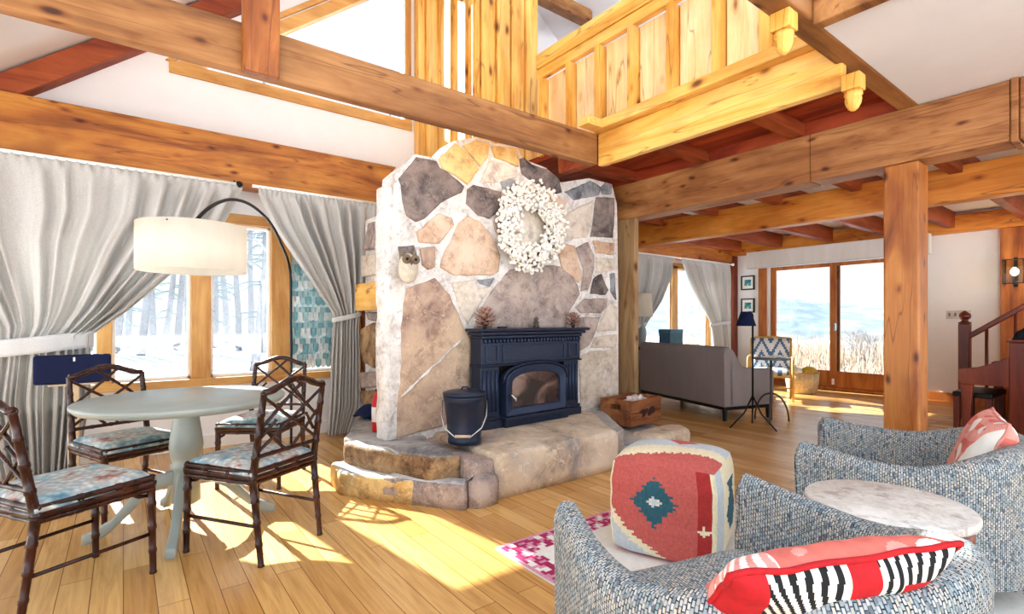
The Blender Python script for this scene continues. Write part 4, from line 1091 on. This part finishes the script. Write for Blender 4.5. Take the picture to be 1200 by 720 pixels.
# ------------------------------------------------------------------ tub armchairs (local +X is the way the chair faces, origin between arm tips)
def armchair(name, loc, ang, label):
    t_ = empty(name, (*loc, 0.0), ang)
    W = .43; DB = .88; th0 = .085
    # plan path of the outer face
    path = []; nst = 10; WB = .50; narc = 28; xs = -.40
    for k in range(nst): path.append((Vector((0 + xs * k / nst, W + (WB - W) * math.sin(PI / 2 * k / nst))), Vector((0, 1))))
    for k in range(narc + 1):
        a = PI / 2 + PI * k / narc
        sgn = lambda q: 1 if q >= 0 else -1
        p = Vector((xs + (DB + xs) * sgn(math.cos(a)) * abs(math.cos(a)) ** .85, WB * sgn(math.sin(a)) * abs(math.sin(a)) ** .85))
        path.append((p, None))
    for k in range(nst - 1, -1, -1): path.append((Vector((0 + xs * k / nst, -W - (WB - W) * math.sin(PI / 2 * k / nst))), Vector((0, -1))))
    N = len(path); pts = [p for p, _ in path]; nr = []
    for i in range(N):
        a = pts[max(0, i - 1)]; c = pts[min(N - 1, i + 1)]; d_ = (c - a).normalized(); nr.append(Vector((-d_.y, d_.x)) * -1)
    nr = [(-n_ if n_.dot(p - Vector((-.3, 0))) < 0 else n_) for n_, p in zip(nr, pts)]
    def rim(x):
        f = -x / DB
        if f < .45: return .612 - .045 * math.sin(PI * f / .9) ** 1.0
        g = (f - .45) / .55; g = g * g * (3 - 2 * g); return .567 + .10 * g
    prof = 15; vs = []; uv = []; s = 0
    for i in range(N):
        if i: s += (pts[i] - pts[i - 1]).length
        x = pts[i].x; h = rim(x); th = th0 + .03 * min(1, -x / .8); n2 = nr[i]
        sec = [(0, .10), (0, .2), (0, .3), (0, .4), (.004, h - .06), (-.004, h - .03), (-.018, h - .008), (-th * .5, h), (-th + .018, h - .010), (-th + .002, h - .035), (-th, h - .08), (-th - .004, .42), (-th - .01, .36), (-th - .01, .28), (-th - .01, .2)]
        acc = 0
        for k, (o_, z) in enumerate(sec):
            q = pts[i] + n2 * o_; vs.append(Vector((q.x, q.y, z)))
            if k: acc += math.hypot(o_ - sec[k - 1][0], z - sec[k - 1][1])
            uv.append((acc, s))
    P = prof; fs = []
    for i in range(N - 1):
        for k in range(P - 1): fs.append((i * P + k, i * P + k + 1, (i + 1) * P + k + 1, (i + 1) * P + k))
    m_ = MB(); m_.add(vs, fs, 0, uv)
    # rounded arm fronts
    for i0 in (0, N - 1):
        ring_ = [vs[i0 * P + k] for k in range(P)]; c = sum(ring_, Vector()) / P
        ring2 = [c + (q - c) * .8 + Vector((.022, 0, 0)) for q in ring_]
        vv = ring_ + ring2 + [c + Vector((.026, 0, 0))]; ff = []
        for k in range(P - 1): ff += [(k, k + 1, P + k + 1, P + k), (P + k, P + k + 1, 2 * P)]
        m_.add(vv, ff, 0, [(q.z, q.y + .3) for q in vv])
    m_.build('shell', M_['tweed'], t_, smooth=True)
    # seat cushion
    m_ = MB()
    def cu(u, v):
        y = (2 * v - 1); w_ = W - th0 - .015
        xb = xs - (DB + xs - .12) * math.sqrt(max(0, 1 - abs(y) ** 2.6)); x0 = -.03
        x = x0 + (xb - x0) * u
        e = (1 - abs(2 * u - 1) ** 8) * (1 - abs(y) ** 8)
        return Vector((x, y * (w_ + (WB - W) * min(1, -x / .4)), .315 + .06 * max(0, e) ** .5))
    m_.grid(cu, 26, 26, uvf=lambda u, v: (u * .8, v * .7)); m_.build('seat_cushion', M_['tweed'], t_, smooth=True)
    m_ = MB(); w_ = W - .05
    m_.grid(lambda u, v: Vector((-.035, -w_ + 2 * w_ * u, .1 + .225 * v)), 20, 12, uvf=lambda u, v: (v * .3, u * .75)); m_.grid(lambda u, v: Vector((-.005 - .75 * v, (-w_ + 2 * w_ * u) * (1 - .45 * v ** 3), .1)), 10, 8, uvf=lambda u, v: (u, v))
    m_.build('front_apron', M_['tweed'], t_)
    for x, y in ((-.06, .34), (-.06, -.34), (-.7, .24), (-.7, -.24)):
        MB().lathe([(.016, .0), (.024, .10), (.024, .13)], (x, y, .012), 12).build('leg', M_['darkchair'], t_, smooth=True)
    return tag(t_, label, 'armchair', 'tweed tub armchairs')
A1 = math.atan2(.938, .346) + .10; A2 = math.atan2(.965, -.263)
armchair('tub_armchair', (1.54, 1.14), A1, 'blue-grey tweed tub armchair holding the zebra cushion')
armchair('tub_armchair', (3.035, 1.255), A2, 'blue-grey tweed tub armchair near the square post, with pink cushion')

# cushions
ZM = [plain('cushion_pink', (222, 116, 104), .9, 0, .1, 25), plain('cushion_white', (238, 236, 230), .9, 0, .03), plain('cushion_black', (24, 24, 28), .9), plain('cushion_red', (190, 24, 34), .85, 0, .12, 30), plain('cushion_rose', (232, 160, 150), .9, 0, .1, 20)]
def cushion(name, M4, hw, hh, th, front, back, label, seam_mat=3, N=140):
    t_ = empty(name); t_.matrix_world = M4
    def pt(u, v, s):
        x = 2 * u - 1; y = 2 * v - 1
        e = max(0, (1 - x ** 4) * (1 - y ** 4)) ** .55
        px_ = x * (1 - .09 * (1 - abs(y) ** 2.0) * 0 - .10 * (y ** 2 - y ** 4) * 0); sh = 1 - .07 * (1 - y * y) * abs(x) ** 3; sv = 1 - .07 * (1 - x * x) * abs(y) ** 3
        return Vector((x * hw * sh, y * hh * sv, s * th * e + .008 * noise.noise(Vector((x * 3, y * 3, s * 2)))))
    m_ = MB(); m_.grid(lambda u, v: pt(u, v, 1), N, N, lambda u, v: front(2 * u - 1, 2 * v - 1)); m_.build('front_face', ZM, t_, smooth=True)
    m_ = MB(); m_.grid(lambda u, v: pt(u, v, -1), N, N, lambda u, v: back(2 * u - 1, 2 * v - 1)); m_.build('back_face', ZM, t_, smooth=True)
    ring_ = [pt(k / 24, 0, 0) for k in range(24)] + [pt(1, k / 24, 0) for k in range(24)] + [pt(1 - k / 24, 1, 0) for k in range(24)] + [pt(0, 1 - k / 24, 0) for k in range(24)]
    m_ = MB(); m_.tube(ring_, .0065, 6, closed=True); m_.build('piping', ZM[seam_mat], t_, smooth=True)
    return tag(t_, label, 'cushion')
def zebra(x, y):
    q = noise.noise(Vector((x * 1.6, y * 1.6, 1.3))) * 1.5
    return 2 if math.sin(x * 62 + q * 6 + 5 * math.sin(y * 2.5 + x * 2)) > .1 else 1
def zback(x, y):
    if x < -.7: return 3 if y > -.9 else 1
    if -.02 < x < .24: return 3
    if x > .44 and y < .78 - .35 * (x - .44): return 3 if not (x > .9) else 1
    return zebra(x, y)
def zfront(x, y):
    if x < -.55 and y > .3: return 1 if zebra(x * .8, y) == 1 else 4
    if noise.noise(Vector((x * 2, y * 2, 7))) > .32: return 1
    return 0 if noise.noise(Vector((x * 3, y * 3, 4))) > -.12 else 4
def frame(c, xdir, ydir):
    x = Vector(xdir).normalized(); y = Vector(ydir); y = (y - x * y.dot(x)).normalized(); z = x.cross(y)
    return Matrix(((x.x, y.x, z.x, c[0]), (x.y, y.y, z.y, c[1]), (x.z, y.z, z.z, c[2]), (0, 0, 0, 1)))
# zebra cushion: reclined on the back rim of the near armchair
cushion('zebra_cushion', frame((1.178, .488, .626), (.86, -.46, .05), (-.36, -.58, .70)), .255, .155, .062, zback, zfront, 'zebra and red patchwork cushion leaning in the tweed armchair')
cushion('pink_cushion', frame((3.27, .60, .545), (.965, .263, 0), (.10, -.30, .9)), .27, .22, .085, lambda x, y: 1 if noise.noise(Vector((x * 2, y * 2, 19))) > .15 else (4 if noise.noise(Vector((x * 1.5, y * 4, 13))) > -.2 else 0), lambda x, y: 1 if (x + .5 * y < -.55 or noise.noise(Vector((x * 2, y * 2, 9))) > .3) else (4 if noise.noise(Vector((x * 1.5, y * 5, 3))) > -.1 else 0), 'pale pink cushion in the armchair near the square post', 4)

# side table between the armchairs
stb = empty('side_table', (2.16, .645, .012)); tag(stb, 'small round whitewashed side table between the armchairs', 'side table')
MB().lathe([(.01, .515), (.238, .515), (.25, .52), (.253, .53), (.253, .54), (.248, .546), (.01, .546)], (0, 0, 0), 56).build('table_top', stone('whitewashed_top', (226, 222, 216), (236, 234, 230), (208, 200, 190), 5, .5), stb, smooth=True)
MB().lathe([(.228, .44), (.236, .44), (.236, .515), (.228, .515)], (0, 0, 0), 48).build('apron_band', M_['mahog'], stb, smooth=True)
for k in range(3):
    a = k * 2.094 + .6; m_ = MB(); m_.tube([(.2 * math.cos(a), .2 * math.sin(a), .45), (.22 * math.cos(a), .22 * math.sin(a), .0)], [.02, .015], 10); m_.build('leg', M_['mahog'], stb, smooth=True)

# ------------------------------------------------------------------ sitting room
# settee, local: back along +Y, faces +X, near back corner at origin
sa = math.atan2(-.28, .96)
sf = empty('settee', (5.66, 3.30, 0), sa); tag(sf, 'grey upholstered settee seen from behind', 'sofa')
L = 1.7; DP = .78
m_ = MB()
bp_ = [(0, .17), (.0, .80), (.01, .87), (.035, .888), (.07, .888), (.1, .86), (.13, .6), (.14, .17)]
m_.prism(bp_, lambda a, b_, d_: Vector((a, d_, b_)), 0.0, L); m_.build('backrest', M_['sofa'], sf, bevel=.02)
def arm(y0, y1):
    q = [(.08, .17), (.08, .86)]
    for k in range(9):
        f = k / 8; q.append((.10 + .2 * f, .86 - .22 * (f * f * (3 - 2 * f))))
    q += [(.5, .62), (.70, .61), (DP - .02, .60), (DP, .57), (DP, .17)]
    MB().prism(q, lambda a, b_, d_: Vector((a, d_, b_)), y0, y1).build('arm', M_['sofa'], sf, bevel=.015)
arm(0, .1); arm(L - .1, L)
MB().box(.13, DP - .02, .1, L - .1, .17, .32).build('seat_base', M_['sofa'], sf, bevel=.015)
for y0 in (.11, .11 + (L - .22) / 2): MB().box(.15, DP, y0, y0 + (L - .22) / 2 - .01, .32, .47).build('seat_cushion', M_['sofa'], sf, bevel=.035, seg=3)
for x, y in ((.05, .05), (.05, L - .05), (DP - .05, .05), (DP - .05, L - .05)): MB().tube([(x, y, .17), (x, y, 0)], [.032, .022], 8).build('leg', M_['black'], sf)
MB().box(.02, DP - .02, .02, L - .02, .13, .17).build('plinth_rail', M_['black'], sf, bevel=.004)
cm = sf.matrix_basis
def sfp(x, y, z): 
    return Vector((5.66 + x * math.cos(sa) - y * math.sin(sa), 3.30 + x * math.sin(sa) + y * math.cos(sa), z))
ZM2 = ZM
gc = empty('sofa_cushion'); gc.matrix_world = frame(sfp(.27, .29, .66), (-math.sin(sa), math.cos(sa), 0), (-.35 * math.cos(sa), -.35 * math.sin(sa), .93))
mm = MB()
for s in (1, -1): mm.grid(lambda u, v: Vector(((2 * u - 1) * .19, (2 * v - 1) * .19, s * .07 * max(0, (1 - (2 * u - 1) ** 4) * (1 - (2 * v - 1) ** 4)) ** .55)), 20, 20)
mm.build('pad', fabric('charcoal_cloth', (70, 68, 72)), gc, smooth=True); tag(gc, 'charcoal cushion behind the arm of the grey settee', 'cushion')

# tripod reading lamp
rl = empty('tripod_reading_lamp', (5.60, 2.93, 0)); tag(rl, 'black tripod reading lamp with small navy shade', 'lamp')
MB().tube([(0, 0, .3), (0, 0, 1.27)], .011, 8).build('pole', M_['black'], rl, smooth=True)
for k in range(3):
    a = .5 + k * 2.094; MB().tube([(0, 0, .36), (.1 * math.cos(a), .1 * math.sin(a), .17), (.27 * math.cos(a), .27 * math.sin(a), .008)], .009, 6).build('leg', M_['black'], rl, smooth=True)
MB().tube([(0, 0, 1.27), (-.03 * RX, -.03 * RY, 1.30), (-.075 * RX, -.075 * RY, 1.29)], .008, 6).build('swivel_arm', M_['black'], rl, smooth=True)
shp = MB().lathe([(.045, .07), (.055, .07), (.105, -.09), (.1, -.09)], (-.075 * RX, -.075 * RY, 1.23), 24); shp.build('lamp_shade', M_['navy'], rl, smooth=True)
# wrought iron side table
it = empty('iron_side_table', (6.08, 2.96, 0)); tag(it, 'small round iron side table with arched legs by the settee', 'side table')
IR = plain('bronze_iron', (88, 78, 70), .5, .4)
MB().lathe([(.01, .745), (.205, .745), (.21, .755), (.205, .765), (.01, .765)], (0, 0, 0), 36).build('table_top', plain('dark_glass_top', (96, 104, 108), .15), it, smooth=True)
MB().tube([(0, 0, .03), (0, 0, .745)], .014, 8).build('stem', IR, it, smooth=True)
for k in range(3):
    a = math.atan2(RY, RX) + k * PI / 1.5; q = [(.01 + .2 * math.sin(f * PI / 2) ** 1, .34 - .34 * (1 - math.cos(f * PI / 2))) for f in [j / 10 for j in range(11)]]
    MB().tube([(r_ * math.cos(a), r_ * math.sin(a), max(.01, z)) for r_, z in q], .011, 8).build('leg', IR, it, smooth=True)
tag(MB().grid(lambda u, v: Vector((6.0 + .2 * u, 2.88 + .16 * v, .766 + .008 + .05 * u * (1 - u) * math.sin(3 * v + 1))), 8, 8).build('napkin', M_['wht'], solid=.012), 'crumpled white napkin on the iron side table', 'napkin')
# rattan armchair
ra = empty('rattan_armchair', on_x(903, 458, 8.2) * Vector((1, 1, 0)) if False else (7.95, 3.88, 0), math.radians(205)); tag(ra, 'yellow rattan armchair with blue and white patterned cushions', 'armchair')
RT = plain('rattan', (222, 178, 96), .5, 0, .1, 20)
for s in (-1, 1):
    MB().tube([(-.26, s * .28, 0), (-.24, s * .28, .42), (-.34, s * .28, .92)], .018, 8).build('leg', RT, ra, smooth=True)
    MB().tube([(.28, s * .3, 0), (.28, s * .3, .6), (.22, s * .3, .64), (-.26, s * .29, .64)], .018, 8).build('leg', RT, ra, smooth=True)
    MB().tube([(-.26, s * .28, .2), (.28, s * .3, .2)], .012, 8).build('stretcher', RT, ra, smooth=True)
MB().tube([(-.34, -.28, .92), (-.35, 0, .94), (-.34, .28, .92)], .018, 8).build('top_rail', RT, ra, smooth=True)
m_ = MB(); [m_.tube([(x, -.29, .36), (x, .29, .36)], .014, 6) for x in (-.24, 0, .27)]; m_.tube([(.28, -.3, .2), (.28, .3, .2)], .012, 6); m_.build('seat_rails', RT, ra, smooth=True)
IK = [plain('ikat_white', (236, 238, 240), .9), plain('ikat_blue', (88, 122, 158), .9)]
def ikat(u, v):
    a = abs(((u * 2.0) % 1) - .5) * 2; b_ = ((v * 1.4 + a * .75) % .62)
    return 1 if b_ < .25 else 0
def pad(name, f0, nu=26, nv=26): m_ = MB(); [m_.grid(lambda u, v: f0(u, v, s), nu, nv, ikat) for s in (1, -1)]; return m_.build(name, IK, ra, smooth=True)
ee = lambda u, v: max(0, (1 - (2 * u - 1) ** 6) * (1 - (2 * v - 1) ** 6)) ** .5
pad('back_cushion', lambda u, v, s: Vector((-.20 - .1 * v + s * .06 * ee(u, v), (2 * u - 1) * .26, .44 + .48 * v)))
pad('seat_cushion', lambda u, v, s: Vector((-.22 + .5 * v, (2 * u - 1) * .26, .42 + s * .055 * ee(u, v))))
# basket with gourds
bx_, by_ = 9.0, 3.87
bkt = empty('storage_basket', (bx_, by_, 0), math.radians(-20)); tag(bkt, 'low beige basket by the sliding door', 'basket')
MB().lathe([(.22, 0), (.24, .02), (.27, .2), (.28, .34), (.265, .34), (.25, .2), (.225, .04), (.01, .03)], (0, 0, 0), 4 * 8, sx=1, sy=.8).build('body', plain('beige_basket', (222, 206, 172), .8, 0, .15, 30), bkt, smooth=True)
MB().tube([(.275 * math.cos(a), .22 * math.sin(a), .34) for a in [2 * PI * k / 32 for k in range(32)]], .014, 6, closed=True).build('rim', plain('basket_rim', (190, 150, 90), .8), bkt, smooth=True)
def gourd(dx, dy, r_, col, lab):
    t_ = empty('gourd', (bx_ + dx, by_ + dy, .03)); zc = .34 - r_ * .25
    m_ = MB()
    m_.grid(lambda u, v: Vector((math.cos(2 * PI * u) * math.sin(PI * v), math.sin(2 * PI * u) * math.sin(PI * v), -.8 * math.cos(PI * v))) * r_ * (1 + .06 * math.cos(16 * PI * u) * math.sin(PI * v)) + Vector((0, 0, zc)), 48, 14)
    m_.build('body', plain('gourd_' + lab.split()[0], col, .5), t_, smooth=True)
    MB().tube([(0, 0, zc + .75 * r_), (.01, 0, zc + 1.1 * r_)], [.014, .009], 6).build('stem', RT, t_, smooth=True)
    tag(t_, lab + ' gourd lying in the beige basket', 'gourd', 'gourds in the basket')
gourd(-.09, .07, .11, (236, 232, 216), 'white'); gourd(.1, -.07, .12, (206, 170, 40), 'yellow')
# pictures
def picture(z, label, seed):
    p = empty('framed_picture', (BX - .015, 5.19, z)); hw, hh = .135, .14
    m_ = MB()
    for q in ((-hw, hw, -hh, -hh + .025), (-hw, hw, hh - .025, hh), (-hw, -hw + .025, -hh, hh), (hw - .025, hw, -hh, hh)): m_.box(-.02, .014, q[0], q[1], q[2], q[3])
    m_.build('frame', M_['black'], p, bevel=.003)
    MB().box(-.004, .01, -hw + .02, hw - .02, -hh + .02, hh - .02).build('mat_board', M_['wht'], p)
    t = NT('teal_print%d' % seed); nz = t.noise(t.coord('Object'), 14 + seed, 3, .6, 1); t.set(t.ramp(nz.outputs['Fac'], [(.4, lin(20, 90, 100)), (.55, lin(60, 160, 166)), (.68, lin(210, 230, 226))]), .6)
    MB().box(-.007, -.003, -.065, .065, -.06, .06).build('print', t.mat, p)
    tag(p, label, 'picture')
picture(1.2 + 10.1 * 44 / 600, 'upper of the two small black-framed teal prints', 1); picture(1.2 + 10.1 * 17.5 / 600, 'lower of the two small black-framed teal prints', 5)
# switch plate
sw = empty('switch_plate', (BX - .008, 2.02, 1.29)); tag(sw, 'white four-gang switch plate on the wall by the stairs', 'switch')
MB().box(-.006, .008, -.14, .14, -.06, .06).build('plate', plain('plate_almond', (206, 204, 196), .4), sw, bevel=.004)
for k in range(4): MB().box(-.014, -.006, -.1 + k * .067 - .012, -.1 + k * .067 + .012, -.025, .025).build('rocker', plain('rocker_grey', (120, 120, 116), .4), sw, bevel=.003)
# sconce
sn = empty('wall_sconce', (9.66, 1.40, 1.86)); tag(sn, 'lit glass lantern sconce on the wooden wall post', 'sconce')
m_ = MB(); m_.box(-.02, 0, -.02, .02, -.2, .2); m_.build('backplate', M_['black'], sn, bevel=.004)
m_ = MB()
for y in (-.1, .1):
    for x in (-.2, -.02): m_.box(x - .006, x + .006, y - .006, y + .006, -.16, .16)
for z in (-.16, .16):
    m_.box(-.206, -.014, -.106, -.094, z - .006, z + .006); m_.box(-.206, -.014, .094, .106, z - .006, z + .006); m_.box(-.206, -.194, -.1, .1, z - .006, z + .006)
m_.build('lantern_frame', M_['black'], sn)
m_ = MB(); m_.box(-.202, -.198, -.096, .096, -.155, .155); m_.box(-.195, -.02, .098, .101, -.155, .155); m_.box(-.195, -.02, -.101, -.098, -.155, .155); m_.build('glass_panes', M_['glass'], sn)
t = NT('bulb_glow'); t.set((1, .8, .5, 1), .4); t.b.inputs['Emission Color'].default_value = (1, .74, .36, 1); t.b.inputs['Emission Strength'].default_value = 2.2
MB().sphere((-.11, 0, .0), .04, 14, 10, 0, (1, 1, 1.6)).build('bulb', t.mat, sn, smooth=True)
MB().lathe([(.02, 0), (.026, .06)], (-.11, 0, -.12), 12).build('bulb_holder', M_['black'], sn, smooth=True)
MB().box(-.12, -.0, -.02, .02, -.17, -.12).build('bracket', M_['black'], sn)

# table lamp and blue box on a console behind the settee
ct = empty('console_table', (6.95, 5.07, 0)); tag(ct, 'narrow console table under the sitting room window, behind the settee', 'table')
MB().box(-.72, .75, -.13, .13, .76, .80).build('table_top', M_['mahog'], ct, bevel=.006)
for x in (-.7, .7):
    for y in (-.1, .1): MB().box(x - .02, x + .02, y - .02, y + .02, 0, .76).build('leg', M_['mahog'], ct, bevel=.004)
tl = empty('table_lamp', (6.41, 5.09, .80)); tag(tl, 'table lamp with tall white shade behind the settee', 'lamp')
MB().lathe([(.07, 0), (.07, .02), (.03, .04), (.055, .16), (.05, .26), (.015, .34), (.012, .5)], (0, 0, 0), 20).build('base', M_['greypaint'], tl, smooth=True)
MB().lathe([(.145, .46), (.15, .46), (.135, .82), (.13, .82)], (0, 0, 0), 28).build('lamp_shade', M_['shade'], tl, smooth=True)
bb_ = empty('storage_box', (7.12, 5.09, .80), .0); tag(bb_, 'blue lidded box on the console behind the settee', 'box')
BBM = plain('blue_box', (64, 104, 128), .7)
MB().box(-.17, .17, -.11, .11, 0, .21).build('body', BBM, bb_, bevel=.006); MB().box(-.175, .175, -.115, .115, .2, .26).build('lid', plain('blue_box_lid', (78, 122, 146), .7), bb_, bevel=.006)

# ------------------------------------------------------------------ piano and stairs
pn = empty('upright_piano', (6.55, 1.0, 0)); tag(pn, 'mahogany upright piano seen from its end', 'piano')
PM_ = M_['mahog']
MB().box(0, 1.45, -.42, 0, .0, 1.0).build('case', PM_, pn, bevel=.01)
MB().box(-.015, 1.465, -.44, .012, 1.0, 1.025).build('lid', PM_, pn, bevel=.006)
ck = [(0, .58), (.34, .58), (.36, .62), (.36, .72), (.33, .735), (.22, .75), (.1, .80), (.0, .86)]
for x0 in (0, 1.41): MB().prism(ck, lambda a, b_, d_: Vector((d_, a, b_)), x0, x0 + .045).build('key_cheek', PM_, pn, bevel=.006)
MB().box(.045, 1.41, 0, .35, .60, .67).build('key_bed', PM_, pn, bevel=.006)
m_ = MB(); [m_.box(.05 + k * .026, .074 + k * .026, .1, .34, .67, .695) for k in range(52)]; m_.build('white_keys', M_['wht'], pn)
m_ = MB(); [m_.box(.066 + k * .026, .08 + k * .026, .1, .24, .695, .707) for k in range(51) if k % 7 not in (2, 6)]; m_.build('black_keys', M_['black'], pn)
for x0 in (.0, 1.39): MB().prism([(.26, .08), (.34, .08), (.33, .3), (.345, .58), (.25, .58), (.27, .3)], lambda a, b_, d_: Vector((d_, a, b_)), x0, x0 + .06).build('leg', PM_, pn, bevel=.006)
for x0 in (.0, 1.39): MB().box(x0 - .01, x0 + .08, 0, .38, 0, .08).build('toe_block', PM_, pn, bevel=.006)
mc = MB(); mc.grid(lambda u, v: Vector((6.57 + .3 * u, .72 + .26 * v, 1.026 + .11 * (math.sin(PI * u) * math.sin(PI * v)) ** .4 + .02 * noise.noise(Vector((u * 6, v * 6, 1))))), 16, 16)
tag(mc.build('folded_scarf', fabric('black_knit', (34, 36, 44)), smooth=True, solid=.008), 'black folded scarf on top of the piano', 'cloth')
pb = empty('piano_bench', (6.98, 1.28, 0)); tag(pb, 'dark low bench standing tucked under the piano keyboard', 'bench')
MB().box(-.32, .32, -.15, .15, .44, .49).build('seat', M_['black'], pb, bevel=.01)
for x in (-.28, .28):
    for y in (-.12, .12): MB().box(x - .025, x + .025, y - .025, y + .025, 0, .44).build('leg', PM_, pb, bevel=.004)

sr = empty('staircase', (8.25, 1.65, 0)); tag(sr, 'mahogany staircase with newel post and handrail behind the piano', 'staircase')
m_ = MB().box(-.055, .055, -.055, .055, 0, 1.16); m_.build('newel_post', PM_, sr, bevel=.01)
MB().lathe([(.06, 0), (.066, .015), (.04, .03), (.03, .045), (.055, .07), (.062, .10), (.05, .13), (.02, .155), (.002, .165)], (0, 0, 1.16), 20).build('newel_cap', PM_, sr, smooth=True)
SLP = .74
MB().beam((0, -.03, 1.0), (0, -2.2, 1.0 + 2.17 * SLP), .06, .065, (1, 0, 0)).build('handrail', PM_, sr, bevel=.012)
for k in range(7):
    y = -.2 - .25 * k; MB().tube([(0, y, .19 * (k + 1)), (0, y, 1.0 + (-y - .03) * SLP)], .017, 8).build('baluster', PM_, sr, smooth=True)
for k in range(7):
    MB().box(-.04, 1.35, -.08 - .25 * (k + 1), -.06 - .25 * k, .19 * (k + 1) - .03, .19 * (k + 1)).build('tread', M_['doorwood'], sr, bevel=.006)
    MB().box(-.02, 1.35, -.09 - .25 * k, -.07 - .25 * k, .19 * k, .19 * (k + 1) - .03).build('riser', M_['wht'], sr)
MB().prism([(-.07, 0), (-.07, .19)] + [(-.07 - .25 * 7, .19 * 8), (-.07 - .25 * 7, 0)], lambda a, b_, d_: Vector((d_, a, b_)), -.02, .0).build('stringer', M_['doorwood'], sr)

# ------------------------------------------------------------------ light, camera, view
wd = bpy.data.worlds.new('sky'); bpy.context.scene.world = wd; wd.use_nodes = True
nt = wd.node_tree; nt.nodes.clear()
ou = nt.nodes.new('ShaderNodeOutputWorld'); bg = nt.nodes.new('ShaderNodeBackground'); tc = nt.nodes.new('ShaderNodeTexCoord')
sx = nt.nodes.new('ShaderNodeSeparateXYZ'); rp = nt.nodes.new('ShaderNodeValToRGB'); nz = nt.nodes.new('ShaderNodeTexNoise'); nz.inputs['Scale'].default_value = 3
nt.links.new(tc.outputs['Generated'], sx.inputs[0]); nt.links.new(sx.outputs[2], rp.inputs[0])
rp.color_ramp.elements[0].color = (.90, .95, .98, 1); rp.color_ramp.elements[0].position = .0
rp.color_ramp.elements[1].color = (.80, .89, 1.0, 1); rp.color_ramp.elements[1].position = .8
nt.links.new(rp.outputs[0], bg.inputs[0]); bg.inputs[1].default_value = 1.25; nt.links.new(bg.outputs[0], ou.inputs[0])
sun = bpy.data.lights.new('sun', 'SUN'); sun.energy = 25.0; sun.angle = math.radians(.6); sun.color = (1, .95, .86)
so = bpy.data.objects.new('sun', sun); C.objects.link(so)
so.rotation_euler = Vector((.115, -.85, -.485)).to_track_quat('-Z', 'Y').to_euler()
pl = bpy.data.lights.new('sconce_light', 'POINT'); pl.energy = 6; pl.color = (1, .72, .4); pl.shadow_soft_size = .05
po_ = bpy.data.objects.new('sconce_light', pl); C.objects.link(po_); po_.location = (9.36, 1.40, 1.86)

cam = bpy.data.cameras.new('camera'); co = bpy.data.objects.new('camera', cam); C.objects.link(co)
co.location = (0, 0, CAMH); co.rotation_euler = (PI / 2, 0, math.atan2(FY, FX) - PI / 2)
cam.sensor_width = 36; cam.lens = 18.0; cam.shift_y = (376 - 360) / 1200.0; cam.clip_start = .02; cam.clip_end = 2000
sc = bpy.context.scene; sc.camera = co
sc.view_settings.view_transform = 'Standard'; sc.view_settings.look = 'None'; sc.view_settings.gamma = 1; sc.view_settings.use_curve_mapping = False
sc.view_settings.exposure = .85
sc.cycles.use_denoising = True
sc.cycles.max_bounces = 10; sc.cycles.diffuse_bounces = 6; sc.cycles.transparent_max_bounces = 16
sc.cycles.caustics_reflective = False; sc.cycles.caustics_refractive = False
